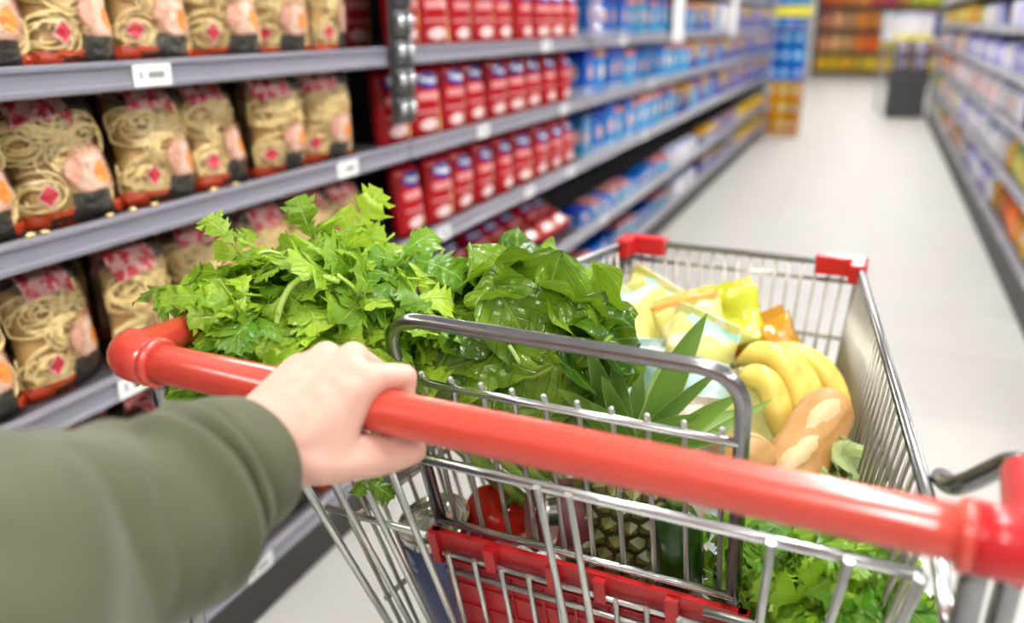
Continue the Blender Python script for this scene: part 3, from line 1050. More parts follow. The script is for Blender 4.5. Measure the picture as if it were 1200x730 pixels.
def slab(bm, u0, u1, z0, z1, d0, d1):
    vs = [bm.verts.new(fp(u, z, d)) for d in (d0, d1) for (u, z) in ((u0, z0), (u1, z0), (u1, z1), (u0, z1))]
    for q in ((0, 1, 2, 3), (7, 6, 5, 4), (0, 4, 5, 1), (1, 5, 6, 2), (2, 6, 7, 3), (3, 7, 4, 0)):
        bm.faces.new([vs[i] for i in q])


slab(fl, -HW + 0.008, HW + 0.004, FZ1, FZ0 - 0.002, -0.002, 0.002)
flap = put('seat_flap', fl, M['flap_plastic'], CART)
bm = bmesh.new()
for k in range(9):
    u = -HW + 0.014 + (2 * HW - 0.028) * k / 8
    slab(bm, u - 0.0016, u + 0.0016, FZ1, FZ0 - 0.028, -0.005, 0.0)
for k in range(5):
    z = FZ1 + (FZ0 - 0.030 - FZ1) * k / 4
    slab(bm, -HW + 0.012, HW - 0.012, z - 0.0016, z + 0.0016, -0.0048, 0.0)
put('rib_grid', bm, M['flap_plastic'], flap)
bm = bmesh.new()
slab(bm, -HW + 0.002, HW + 0.012, FZ0 - 0.004, FZ0 + 0.012, -0.004, 0.004)
slab(bm, -HW - 0.001, -HW + 0.009, FZ0 - 0.034, FZ0 + 0.012, -0.010, 0.005)
slab(bm, HW + 0.004, HW + 0.014, FZ0 - 0.034, FZ0 + 0.012, -0.010, 0.005)
put('hinge_bar', bm, M['red_plastic'], flap)
for u in (-0.088, -0.018, 0.032, 0.104):
    bm = bmesh.new()
    slab(bm, u - 0.006, u + 0.006, FZ0 - 0.022, FZ0 + 0.010, -0.013, -0.003)
    put('hook', bm, M['red_plastic'], flap)
for z, rr in ((FZ0 - 0.014, 0.0034), (FZ0 - 0.040, 0.0034)):
    put('cross_rail', sweep(bmesh.new(), [fp(-HW + 0.014, z, -0.009), fp(HW + 0.002, z, -0.009)], rr, 8), M['zinc'], flap)
for k in range(10):
    u = -0.138 + 0.0311 * k
    put('wire', sweep(bmesh.new(), [fp(u, FZ0 - 0.010, -0.013), fp(u, FZ1 - 0.02, -0.013)], 0.0030, 8), M['zinc'], flap)

# chassis with casters, carried on the floor
for s in (-1, 1):
    tube('chassis_rail', [(s * 0.28, 0.28, 0.32), (s * 0.275, 0.36, 0.16), (s * 0.20, 0.95, 0.16), (s * 0.17, 0.93, 0.30), (s * 0.155 + U0, 0.80, 0.548)], 0.011, M['chrome'], CART, 10, rad=0.05)
    for (cu, cv) in ((s * 0.272, 0.37), (s * 0.203, 0.91)):
        bm = bmesh.new()
        box(bm, cu - 0.018, cu + 0.018, cv - 0.03, cv + 0.03, 0.135, 0.152)
        for q in (-1, 1):
            box(bm, cu + q * 0.017 - 0.0015, cu + q * 0.017 + 0.0015, cv - 0.02, cv + 0.02, 0.055, 0.14)
        c = put('caster', bm, M['zinc'], CART)
        bm = lathe(bmesh.new(), [(0.0, -0.013), (0.05, -0.013), (0.0615, -0.008), (0.0615, 0.008), (0.05, 0.013), (0.0, 0.013)], 24, mtx=Matrix.Translation((cu, cv, 0.0625)) @ Matrix.Rotation(math.pi / 2, 4, 'Y'))
        put('wheel', bm, M['rubber'], c)
tube('chassis_cross', [(-0.272, 0.40, 0.16), (0.272, 0.40, 0.16)], 0.010, M['chrome'], CART)
tube('basket_carrier', [(-0.28, 0.28, 0.34), (-0.24, 0.30, 0.487), (0.24, 0.30, 0.487), (0.28, 0.28, 0.34)], 0.009, M['chrome'], CART, rad=0.03)

# ------------------------------------------------------------------ greens
def leaf_material(name, dark, lite, vein, rough=0.35, transl=0.35, bump=0.4, nveins=9.0, wrinkle=60.0):
    n = NT(name)
    x, y = n.uv()
    r = n.rand()
    nz = n.noise(18.0, 3)
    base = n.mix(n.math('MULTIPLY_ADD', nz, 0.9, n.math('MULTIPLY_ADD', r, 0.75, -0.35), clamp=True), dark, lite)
    ax = n.math('ABSOLUTE', n.math('SUBTRACT', x, 0.5))
    mid = n.math('SUBTRACT', 1.0, n.math('DIVIDE', ax, 0.035), clamp=True)
    ph = n.math('FRACT', n.math('MULTIPLY', n.math('SUBTRACT', y, n.math('MULTIPLY', ax, 0.75)), nveins))
    lat = n.math('SUBTRACT', 1.0, n.math('DIVIDE', n.math('ABSOLUTE', n.math('SUBTRACT', ph, 0.5)), 0.09), clamp=True)
    v = n.math('MAXIMUM', mid, n.math('MULTIPLY', lat, 0.55))
    col = n.mix(n.math('MULTIPLY', v, 0.8), base, vein)
    h = n.math('ADD', n.math('MULTIPLY', v, -0.6), n.noise(wrinkle, 2))
    nm = n.bump(h, bump, 0.004)
    d = n.bsdf(col, rough, 0.0, nm, **{'Specular IOR Level': 0.5})
    tr = n.node('ShaderNodeBsdfTranslucent', {'Color': n.mix(0.5, col, lite), 'Normal': nm}).outputs[0]
    return n.done(n.node('ShaderNodeMixShader', {0: transl, 1: d, 2: tr}).outputs[0])


M['celery_leaf'] = leaf_material('celery_leaf', (0.08, 0.26, 0.006), (0.56, 0.78, 0.055), (0.66, 0.80, 0.25), 0.28, 0.42, 0.7, 8.0, 90.0)  # the two greens carry lit tips and shaded depths in the colour
M['celery_stalk'] = simple('celery_stalk', (0.36, 0.52, 0.09), 0.35, var=0.35, scale=25)
M['chard_leaf'] = leaf_material('chard_leaf', (0.018, 0.09, 0.003), (0.31, 0.50, 0.022), (0.42, 0.58, 0.10), 0.20, 0.30, 1.0, 7.0, 55.0)  # lit and shaded leaf sides put into the two greens
M['chard_stem'] = simple('chard_stem', (0.32, 0.48, 0.14), 0.35, var=0.2)
M['parsley_leaf'] = leaf_material('parsley_leaf', (0.06, 0.23, 0.005), (0.42, 0.66, 0.035), (0.46, 0.66, 0.12), 0.30, 0.38, 0.7, 8.0, 90.0)
M['lettuce_leaf'] = leaf_material('lettuce_leaf', (0.38, 0.52, 0.16), (0.62, 0.72, 0.34), (0.75, 0.80, 0.55), 0.4, 0.35, 0.5, 6.0)


def add_leaflet(bm, uvl, mtx, L, W, rnd, bend=0.5, n=17, fold=0.25):
    """Toothed, three-lobed leaflet along local +y, bending down towards its tip."""
    mids, lefts, rights = [], [], []
    tilt = rnd.uniform(-0.15, 0.15)
    for i in range(n + 1):
        t = i / n
        an = bend * t * t
        y = L * (t - an * an * t / 6)
        z = -L * an * t / 2.2
        prof = (t / 0.62) ** 0.9 if t < 0.62 else max(0.0, 1 - ((t - 0.62) / 0.38) ** 1.4) ** 0.75
        lobe = 1 - 0.58 * max(0, math.cos((t - 0.36) * 2 * math.pi / 0.29)) ** 4 if t < 0.8 else 1.0
        tooth = 1.0 if i % 2 else 0.66
        w = W * prof * lobe * tooth
        fwd = (0.13 if i % 2 else 0.02) * L
        c = Vector((tilt * L * t * t, y, z))
        mids.append(bm.verts.new(mtx @ c))
        for arr, s in ((lefts, -1), (rights, 1)):
            wv = w * rnd.uniform(0.85, 1.12)
            arr.append(bm.verts.new(mtx @ (c + Vector((s * wv, fwd * min(1, prof), -fold * wv + rnd.uniform(-0.13, 0.13) * W)))))
    for arr, s in ((lefts, -1), (rights, 1)):
        for i in range(n):
            q = [mids[i], mids[i + 1], arr[i + 1], arr[i]]
            if s > 0:
                q.reverse()
            f = bm.faces.new(q)
            f.smooth = True
            for lp in f.loops:
                k = mids.index(lp.vert) if lp.vert in mids else arr.index(lp.vert)
                lp[uvl].uv = (0.5 if lp.vert in mids else 0.5 + s * 0.45, k / n)


def celery_leaf_mesh(seed, size=0.06):
    rnd = random.Random(seed)
    bm = bmesh.new()
    uvl = bm.loops.layers.uv.new('UVMap')
    pet = size * 0.55
    sweep(bm, [(0, -pet, -0.004), (0, -pet * 0.4, 0.0), (0, 0, 0)], [0.0018, 0.0015, 0.001], 5)
    add_leaflet(bm, uvl, Matrix.Identity(4), size, size * 0.52, rnd, rnd.uniform(0.3, 0.9))
    for s in (-1, 1):
        m = Matrix.Translation((0, -pet * rnd.uniform(0.15, 0.4), 0)) @ Matrix.Rotation(s * -rnd.uniform(0.85, 1.25), 4, 'Z') @ Matrix.Rotation(s * rnd.uniform(-0.2, 0.4), 4, 'Y')
        add_leaflet(bm, uvl, m, size * rnd.uniform(0.62, 0.85), size * 0.38, rnd, rnd.uniform(0.2, 0.9), 13)
    me = bpy.data.meshes.new('leaf')
    bm.to_mesh(me)
    bm.free()
    return me


def broad_leaf_mesh(seed, L=0.13, W=0.045, bend=1.2, cup=0.4, ruffle=0.12, stem=0.05):
    """Broad crinkled leaf with a thick midrib; base at the origin, along +y."""
    rnd = random.Random(seed)
    off = Vector((rnd.uniform(0, 40), rnd.uniform(0, 40), rnd.uniform(0, 40)))
    bm = bmesh.new()
    uvl = bm.loops.layers.uv.new('UVMap')
    nu, nv = 14, 22
    g = {}
    twist = rnd.uniform(-0.5, 0.5)
    pos = Vector((0, 0, 0))
    ang = -0.15 * bend
    path = []
    for j in range(nv + 1):
        path.append((pos.copy(), ang))
        pos = pos + Vector((0, math.cos(ang), -math.sin(ang))) * (L / nv)
        ang += bend / nv
    for j in range(nv + 1):
        t = j / nv
        p, a = path[j]
        prof = math.sin(math.pi * min(1, t ** 0.72)) ** 0.62 if 0 < t < 1 else 0.0
        prof = max(prof, 0.02)
        up = Vector((0, math.sin(a), math.cos(a)))
        for i in range(nu + 1):
            s = 2 * i / nu - 1
            x = W * prof * s * math.cos(cup * abs(s) * 0.9)
            h = cup * W * prof * s * s * 0.9
            h += ruffle * W * abs(s) ** 2 * math.sin(t * 13 + off.x + (2.0 if s > 0 else 0))
            h += 0.12 * W * noise.noise(Vector((s * 2.2, t * 5.5, 0)) + off) + 0.07 * W * noise.noise(Vector((s * 5.5, t * 13, 3)) + off)
            h += twist * s * t * W * 0.6
            g[(i, j)] = bm.verts.new(p + Vector((x, 0, 0)) + up * h)
    for j in range(nv):
        for i in range(nu):
            f = bm.faces.new((g[(i, j)], g[(i + 1, j)], g[(i + 1, j + 1)], g[(i, j + 1)]))
            f.smooth = True
            for lp, (a, b) in zip(f.loops, ((i, j), (i + 1, j), (i + 1, j + 1), (i, j + 1))):
                lp[uvl].uv = (a / nu, b / nv)
    me = bpy.data.meshes.new('leaf')
    bm.to_mesh(me)
    bm.free()
    me.materials.append(None)
    return me


def stem_to(bmlist, parent, mat, pts, r0, r1, squash=0.7):
    n = len(pts)
    bm = sweep(bmesh.new(), pts, [r0 + (r1 - r0) * k / (n - 1) for k in range(n)], 8, squash=squash)
    return put('stalk', bm, mat, parent)


def bez(p0, p1, p2, n=10):
    return [p0 * (1 - t) ** 2 + p1 * 2 * t * (1 - t) + p2 * t * t for t in [k / (n - 1) for k in range(n)]]


VIEW_C = CART_I @ CAM

# --- celery bunch leaning over the side of the basket
rnd = random.Random(21)
cel = empty('celery_bunch', mtx=CART_M.copy())
tag(cel, 'bright green leafy celery bunch spilling over the basket rim behind the hand', 'celery')
cl = [celery_leaf_mesh(100 + k, s) for k, s in enumerate((0.040, 0.046, 0.052, 0.058, 0.050, 0.044, 0.062, 0.048))]
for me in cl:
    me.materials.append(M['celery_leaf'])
root = Vector((-0.02, 0.44, 0.56))
CC = cpix(372, 372, 0.86)
for k in range(9):
    a = 2 * math.pi * k / 9
    tip = CC + Vector((0.075 * math.cos(a), 0.06 * math.sin(a), rnd.uniform(-0.03, 0.03)))
    stem_to(None, cel, M['celery_stalk'], bez(root + Vector((0.025 * math.cos(a), 0.025 * math.sin(a), 0)), lerp(root, tip, 0.5) + Vector((0.0, 0.0, 0.07)), tip), 0.012, 0.005)
for (a, b, c, d0) in (((322, 395), (330, 300), (398, 330), 0.78), ((395, 322), (440, 350), (482, 440), 0.80), ((268, 362), (300, 360), (335, 392), 0.80), ((300, 300), (315, 285), (345, 310), 0.88), ((440, 318), (465, 275), (500, 312), 0.90)):
    stem_to(None, cel, M['celery_stalk'], bez(cpix(*a, d0), cpix(*b, d0 + 0.01), cpix(*c, d0 + 0.02)), 0.0030, 0.0036)
SHELLS = [  # centre pixel, depth, radii (across, along, up), count
    (330, 372, 0.86, (0.095, 0.085, 0.062), 95),
    (420, 360, 0.88, (0.075, 0.080, 0.065), 70),
    (300, 410, 0.82, (0.065, 0.050, 0.045), 40),
    (410, 320, 0.93, (0.060, 0.060, 0.055), 35),
    (270, 365, 0.88, (0.035, 0.04, 0.040), 22),
    (455, 395, 0.86, (0.05, 0.05, 0.06), 30),
]
for (sx, sy, sd, rad, cnt) in SHELLS:
    c = cpix(sx, sy, sd)
    for q in range(cnt):
        z = rnd.uniform(-0.5, 1.0)
        a = rnd.uniform(0, 2 * math.pi)
        s = Vector((math.cos(a) * math.sqrt(1 - z * z), math.sin(a) * math.sqrt(1 - z * z), z))
        rr = rnd.uniform(0.62, 1.0)
        p = c + Vector((s.x * rad[0], s.y * rad[1], s.z * rad[2])) * rr
        nrm = (s + Vector((rnd.uniform(-.6, .6), rnd.uniform(-.6, .6), rnd.uniform(0.1, 0.8)))).normalized()
        d = Vector((s.x - 0.25 + rnd.uniform(-.7, .7), s.y - 0.2 + rnd.uniform(-.7, .7), rnd.uniform(-0.55, 0.45)))
        o = put('leaf', rnd.choice(cl), None, cel, mtx=frame(p, d, nrm))
        k = rnd.uniform(0.8, 1.2)
        o.scale = (k, k, k)
# a few single sprigs that stand out against the shelves
for (bx, by, tx, ty, d0, sc_) in ((285, 300, 262, 270, 0.92, 1.0), (410, 285, 425, 255, 0.98, 1.5), (370, 290, 362, 268, 0.95, 1.1), (285, 345, 238, 335, 0.86, 1.2), (280, 385, 228, 395, 0.82, 1.2), (455, 300, 500, 305, 0.9, 1.2), (285, 440, 225, 425, 0.78, 1.2), (300, 445, 250, 450, 0.77, 1.3), (420, 555, 445, 572, 0.80, 0.7)):
    b, t = cpix(bx, by, d0), cpix(tx, ty, d0 - 0.01)
    o = put('leaf', rnd.choice(cl), None, cel, mtx=frame(lerp(b, t, 0.4), t - b, (VIEW_C - b).normalized() + Vector((0, 0, 0.9))))
    o.scale = (sc_,) * 3

# --- chard bunch beside it, behind the seat back
chd = empty('chard_bunch', mtx=CART_M.copy())
tag(chd, 'dark green chard bunch with broad crinkled leaves behind the seat back', 'leafy greens')
bl = [broad_leaf_mesh(200 + k, L, W, bd, cp, rf) for k, (L, W, bd, cp, rf) in enumerate(((0.13, 0.046, 1.5, 0.35, 0.16), (0.12, 0.050, 1.1, -0.35, 0.14), (0.14, 0.045, 2.0, 0.2, 0.18), (0.11, 0.042, 0.8, -0.5, 0.2), (0.125, 0.048, 1.7, -0.2, 0.12), (0.10, 0.036, 1.2, 0.6, 0.2)))]
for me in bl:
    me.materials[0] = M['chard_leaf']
rnd = random.Random(8)
croot = Vector((0.02, 0.40, 0.58))
for (sx, sy, sd, rad, cnt) in ((600, 400, 0.93, (0.125, 0.095, 0.085), 46), (655, 405, 0.92, (0.085, 0.08, 0.09), 26), (520, 410, 0.92, (0.08, 0.07, 0.055), 20), (600, 400, 0.95, (0.06, 0.06, 0.05), 14)):
    c = cpix(sx, sy, sd)
    for q in range(cnt):
        z = rnd.uniform(-0.55, 1.0)
        a = rnd.uniform(0, 2 * math.pi)
        s = Vector((math.cos(a) * math.sqrt(1 - z * z), math.sin(a) * math.sqrt(1 - z * z), z))
        rr = rnd.uniform(0.55, 1.0)
        p = c + Vector((s.x * rad[0], s.y * rad[1], s.z * rad[2])) * rr
        nrm = (s + Vector((rnd.uniform(-.5, .5), rnd.uniform(-.5, .5), rnd.uniform(-0.1, 0.6)))).normalized()
        d = Vector((s.x * 0.7 + rnd.uniform(-.7, .7), s.y * 0.7 + rnd.uniform(-.7, .7), rnd.uniform(-0.7, 0.5)))
        d = (d - nrm * d.dot(nrm) * 0.7).normalized()
        o = put('leaf', rnd.choice(bl), None, chd, mtx=frame(p - d * 0.055, d, nrm))
        k = rnd.uniform(0.70, 1.05)
        o.scale = (k, k, k)
for k in range(10):
    a = 2 * math.pi * k / 10
    tip = cpix(600, 410, 0.92) + Vector((0.09 * math.cos(a), 0.07 * math.sin(a), rnd.uniform(-0.02, 0.05)))
    stem_to(None, chd, M['chard_stem'], bez(croot + Vector((0.03 * math.cos(a), 0.03 * math.sin(a), 0)), lerp(croot, tip, 0.5) + Vector((0, 0, 0.04)), tip), 0.006, 0.0025)
# the big leaves that face the photographer: pixel of base, pixel of tip, depth, leaf, size
for (bx, by, tx, ty, d0, d1, k, sc_, nx_) in ((600, 490, 660, 395, 0.83, 0.86, 1, 1.05, 0.1), (575, 480, 600, 360, 0.84, 0.88, 0, 0.9, -0.4), (540, 465, 580, 355, 0.86, 0.88, 3, 0.85, -0.3), (640, 350, 700, 385, 0.93, 0.86, 4, 1.0, 0.3),
                                            (610, 350, 605, 285, 0.93, 0.95, 3, 0.95, -0.5), (690, 470, 720, 370, 0.86, 0.90, 5, 1.1, 0.5), (640, 345, 672, 290, 0.95, 0.98, 2, 0.8, 0.4),
                                            (560, 380, 500, 345, 0.92, 0.90, 1, 0.8, -0.3), (520, 440, 500, 380, 0.86, 0.88, 3, 0.8, -0.2), (565, 350, 540, 310, 0.95, 0.98, 4, 0.8, -0.4)):
    b, t = cpix(bx, by, d0 + 0.035), cpix(tx, ty, d1 + 0.035)
    o = put('leaf', bl[k], None, chd, mtx=frame(b, t - b, (VIEW_C - b).normalized() + Vector((nx_ * 0.5, 0, 0.5))))
    o.scale = (sc_,) * 3

# --- pineapple: body with eyes, crown leaves
pin = empty('pineapple', mtx=CART_M.copy())
tag(pin, 'green pineapple with a tall spiky crown standing behind the red flap', 'pineapple')
PB = cpix(738, 540, 0.915)
axis = (PB - cpix(716, 690, 0.99)).normalized()
M['pine_eye'] = simple('pineapple_rind', (0.16, 0.17, 0.035), 0.4, var=0.5, scale=60, bump=0.5)
M['pine_core'] = simple('pineapple_groove', (0.05, 0.055, 0.015), 0.6)
pm = frame(PB, axis, Vector((1, 0, 0))) @ Matrix.Rotation(-math.pi / 2, 4, 'X')   # local z along the axis
BL_, BRAD = 0.175, 0.056


def prad(t):
    return BRAD * (0.62 + 0.42 * math.sin(math.pi * min(1, 0.18 + 0.68 * t)) ** 0.8)


bm = lathe(bmesh.new(), [(0, 0.004)] + [(prad(k / 14) * 0.95 * (0.7 if k in (0, 14) else 1), -BL_ * k / 14) for k in range(15)] + [(0, -BL_ - 0.004)], 24, mtx=pm)
put('body', bm, M['pine_core'], pin)
eye = bmesh.new()
cv = eye.verts.new((0, 0, 0.0075))
sp = eye.verts.new((0, 0.002, 0.011))
hexv = [eye.verts.new((0.0105 * math.cos(a + math.pi / 6), 0.0098 * math.sin(a + math.pi / 6), 0.0)) for a in [k * math.pi / 3 for k in range(6)]]
inn = [eye.verts.new((0.0060 * math.cos(a + math.pi / 6), 0.0056 * math.sin(a + math.pi / 6), 0.0055)) for a in [k * math.pi / 3 for k in range(6)]]
for k in range(6):
    eye.faces.new((hexv[k], hexv[(k + 1) % 6], inn[(k + 1) % 6], inn[k]))
    eye.faces.new((inn[k], inn[(k + 1) % 6], sp if k in (0, 1) else cv))
eye_me = mesh_of(eye, name='eye')
eye_me.materials.append(M['pine_eye'])
for row in range(9):
    t = (row + 0.5) / 9.2
    for k in range(16):
        a = 2 * math.pi * (k + 0.5 * (row % 2)) / 16
        R = prad(t) * 0.95
        out = Vector((math.cos(a), math.sin(a), 0.25 * (0.5 - t)))
        put('eye', eye_me, None, pin, mtx=pm @ frame(Vector((R * math.cos(a), R * math.sin(a), -BL_ * t)), Vector((0, 0, 1)), out))


def blade_mesh(pts, w, seed):
    rnd = random.Random(seed)
    bm = bmesh.new()
    uvl = bm.loops.layers.uv.new('UVMap')
    rows = []
    n = len(pts)
    side = None
    for i, p in enumerate(pts):
        t = i / (n - 1)
        tg = (pts[min(i + 1, n - 1)] - pts[max(i - 1, 0)]).normalized()
        face = (VIEW_C - p).normalized() + Vector((0, 0, 0.25))
        sd = tg.cross(face).normalized()
        if side is None:
            side = sd
        side = (side - tg * side.dot(tg)).normalized()
        nn = side.cross(tg).normalized()
        ww = w * (0.75 + 0.6 * t - 0.35 * t) * (1 - t ** 3.2) + 0.0004
        rows.append([bm.verts.new(p + side * ww * s + nn * (0.35 * ww * s * s)) for s in (-1, -0.5, 0, 0.5, 1)])
    for i in range(n - 1):
        for k in range(4):
            f = bm.faces.new((rows[i][k], rows[i][k + 1], rows[i + 1][k + 1], rows[i + 1][k]))
            f.smooth = True
            for lp, (a, b) in zip(f.loops, ((k, i), (k + 1, i), (k + 1, i + 1), (k, i + 1))):
                lp[uvl].uv = (a / 4, b / (n - 1))
    me = bpy.data.meshes.new('crown_leaf')
    bm.to_mesh(me)
    bm.free()
    return me


n = NT('pineapple_leaf')
x, y = n.uv()
nz = n.noise(3.0, 3, n.node('ShaderNodeMapping', {'Vector': n.node('ShaderNodeTexCoord').outputs['UV'], 'Scale': (14.0, 1.0, 1.0)}).outputs[0])
col = n.mix(n.math('MULTIPLY_ADD', n.rand(), 0.6, n.math('MULTIPLY', nz, 0.5)), (0.020, 0.075, 0.022), (0.20, 0.36, 0.035))
col = n.mix(n.math('GREATER_THAN', n.math('ABSOLUTE', n.math('SUBTRACT', x, 0.5)), 0.46), col, (0.36, 0.40, 0.18))
dd = n.bsdf(col, 0.33, 0.0, n.bump(nz, 0.3, 0.002))
M['pine_leaf'] = n.done(n.node('ShaderNodeMixShader', {0: 0.18, 1: dd, 2: n.node('ShaderNodeBsdfTranslucent', {'Color': (0.25, 0.45, 0.06, 1)}).outputs[0]}).outputs[0])
for k, (mx, my, tx, ty, d1, w) in enumerate(((772, 460, 829, 367, 0.86, 0.017), (712, 470, 688, 404, 0.77, 0.012), (730, 470, 718, 417, 0.79, 0.011), (700, 480, 652, 456, 0.78, 0.010), (770, 490, 846, 432, 0.84, 0.009),
                                            (800, 500, 868, 462, 0.83, 0.012), (745, 470, 752, 432, 0.90, 0.010), (750, 480, 800, 420, 0.92, 0.010), (800, 500, 872, 480, 0.92, 0.010), (765, 500, 822, 486, 0.77, 0.011),
                                            (715, 500, 668, 480, 0.86, 0.010), (725, 500, 690, 470, 0.76, 0.009), (820, 520, 905, 468, 0.95, 0.008), (722, 480, 705, 440, 0.77, 0.010), (780, 515, 835, 520, 0.80, 0.010),
                                            (760, 480, 775, 425, 0.95, 0.010), (700, 520, 655, 500, 0.82, 0.009), (760, 520, 800, 525, 0.75, 0.009))):
    p0 = PB + Vector((0.012 * math.cos(k * 2.4), 0.012 * math.sin(k * 2.4), -0.01))
    d1 = 0.865 + (d1 - 0.83) * 0.9
    p2 = cpix(tx, ty, d1)
    p1 = cpix(mx, my, (0.915 + d1) / 2)
    put('crown_leaf', blade_mesh(bez(p0, p1, p2, 12), w * 1.2, k), M['pine_leaf'], pin)

# ------------------------------------------------------------------ other groceries in the basket
def bed(v):
    return 0.504 + max(0.0, v - 0.264) / 0.636 * 0.06


def pack_print(name, base, blot, fleck, gloss=0.2):
    n = NT(name)
    x, y = n.uv()
    nz = n.noise(18.0, 3)
    col = n.mix(nz, tuple(c * 0.85 for c in base), tuple(min(1, c * 1.1) for c in base))
    col = n.mix(n.math('MULTIPLY', n.math('GREATER_THAN', n.noise(26.0, 1), 0.60), 0.85), col, blot)
    col = n.mix(n.math('GREATER_THAN', n.math('ADD', y, n.math('MULTIPLY', n.noise(9.0, 2), 0.25)), 1.10), col, fleck)
    return n.done(n.bsdf(col, gloss, 0.0, n.bump(n.noise(45.0, 3), 0.6, 0.006)))


M['pale_yellow'] = pack_print('pale_yellow_pack', (0.80, 0.74, 0.24), (0.84, 0.82, 0.58), (0.40, 0.70, 0.66))
M['yellow_orange'] = pack_print('yellow_orange_pack', (0.80, 0.74, 0.24), (0.84, 0.80, 0.45), (0.82, 0.28, 0.06))
M['lime'] = pack_print('lime_pack', (0.55, 0.58, 0.04), (0.72, 0.70, 0.25), (0.85, 0.35, 0.05), 0.15)
M['aqua'] = pack_print('aqua_pack', (0.48, 0.72, 0.68), (0.80, 0.84, 0.80), (0.70, 0.80, 0.75))
M['amber'] = pack_print('amber_pack', (0.55, 0.26, 0.02), (0.72, 0.44, 0.04), (0.35, 0.12, 0.01), 0.12)
M['cream_pack'] = pack_print('cream_pack', (0.78, 0.66, 0.55), (0.84, 0.80, 0.74), (0.75, 0.60, 0.45))


def standing_bag(px, py, depth, w, t, mat, label, name='snack_bag', yaw=0.0, lean=0.0, h=None, roll=0.0):
    top = cpix(px, py, depth)
    hh = h or top.z - bed(top.y)
    o = put(name, pillow(w, hh, t, 16, 26, int(px), 0.026), M[mat], None, mtx=CART_M @ Matrix.Translation(top) @ Matrix.Rotation(yaw, 4, 'Z') @ Matrix.Rotation(lean, 4, 'X') @ Matrix.Rotation(roll, 4, 'Y') @ Matrix.Translation((0, 0, -hh)))
    tag(o, label, 'packet')
    s = put('seal', boxes((-w * 0.45, w * 0.45, -0.001, 0.001, hh - 0.004, hh + 0.010)), M[mat], o)
    return o


standing_bag(718, 345, 1.27, 0.115, 0.09, 'pale_yellow', 'pale yellow crinkled snack bag by the greens in the cart', yaw=0.5, roll=-0.25)
standing_bag(775, 332, 1.36, 0.12, 0.09, 'pale_yellow', 'pale yellow snack bag with aqua top beside the front wires', yaw=-0.35, lean=0.1, roll=0.3)
standing_bag(800, 350, 1.24, 0.10, 0.08, 'yellow_orange', 'yellow snack bag with orange print in the cart', yaw=0.2, lean=-0.05, roll=-0.35)
standing_bag(830, 375, 1.17, 0.10, 0.07, 'pale_yellow', 'pale yellow snack bag beside the bananas', yaw=-0.2, roll=0.22)
standing_bag(752, 405, 1.10, 0.06, 0.05, 'aqua', 'small pale aqua packet behind the pineapple crown', 'aqua_packet', yaw=0.3)
standing_bag(826, 430, 1.06, 0.07, 0.05, 'aqua', 'aqua and white packet between pineapple leaves and bananas', 'aqua_packet', yaw=-0.25)
standing_bag(800, 470, 0.99, 0.09, 0.06, 'cream_pack', 'cream coloured packet under the pineapple leaves', 'cream_packet', yaw=0.1)
# lime packet and amber packet on top of the pile
for (px, py, d0, w, h, t, mat, lab, nm, rx, rz) in ((868, 405, 1.25, 0.085, 0.085, 0.065, 'lime', 'shiny lime yellow packet above the bananas', 'lime_packet', -0.3, -0.35), (920, 418, 1.23, 0.062, 0.060, 0.045, 'amber', 'glossy amber brown packet above the bananas', 'amber_packet', -0.3, 0.3)):
    c = cpix(px, py, d0)
    o = put(nm, pillow(w, h, t, 16, 16, int(px), 0.024), M[mat], None, mtx=CART_M @ Matrix.Translation(c) @ Matrix.Rotation(rz, 4, 'Z') @ Matrix.Rotation(rx, 4, 'X') @ Matrix.Rotation(-0.45, 4, 'Y'))
    tag(o, lab, 'packet')
    put('seal', boxes((-w * 0.40, w * 0.40, -0.001, 0.001, h - 0.004, h + 0.012)), M[mat], o)
standing_bag(885, 412, 1.27, 0.14, 0.08, 'yellow_orange', 'yellow snack bag under the lime packet', yaw=0.05, roll=0.15)

# bananas: one bunch, each fruit a part
M['banana'] = simple('banana_skin', (0.70, 0.52, 0.09), 0.4, var=0.10, scale=20)
M['banana_tip'] = simple('banana_tip', (0.22, 0.16, 0.05), 0.6)
ban = empty('banana_bunch', mtx=CART_M.copy())
tag(ban, 'bunch of yellow bananas lying beside the baguette', 'bananas')
for (a, b, c, da, dc) in (((866, 425), (935, 385), (940, 520), 1.13, 1.06), ((868, 450), (912, 420), (915, 520), 1.09, 1.04), ((885, 418), (985, 400), (985, 510), 1.19, 1.12), ((900, 420), (960, 420), (955, 530), 1.16, 1.10)):
    pts = bez(cpix(*a, da), cpix(*b, (da + dc) / 2), cpix(*c, dc), 16)
    rr = [0.0185 * (min(1, 0.30 + t * 4.5) if t < 0.5 else min(1, 0.34 + (1 - t) * 4.0)) for t in [k / 15 for k in range(16)]]
    fr = put('banana', sweep(bmesh.new(), pts, rr, 7), M['banana'], ban)
    d = (pts[0] - pts[1]).normalized()
    put('stem', sweep(bmesh.new(), [pts[0] - d * 0.004, pts[0] + d * 0.012], [0.0055, 0.0045], 7), M['banana_tip'], fr)

# baguette with pale slashes
def crust(name, a, b):
    n = NT(name)
    nz = n.noise(16.0, 4)
    n2 = n.noise(90.0, 3)
    col = n.mix(nz, a, b)
    return n.done(n.bsdf(col, 0.5, 0.0, n.bump(n2, 0.35, 0.002)))


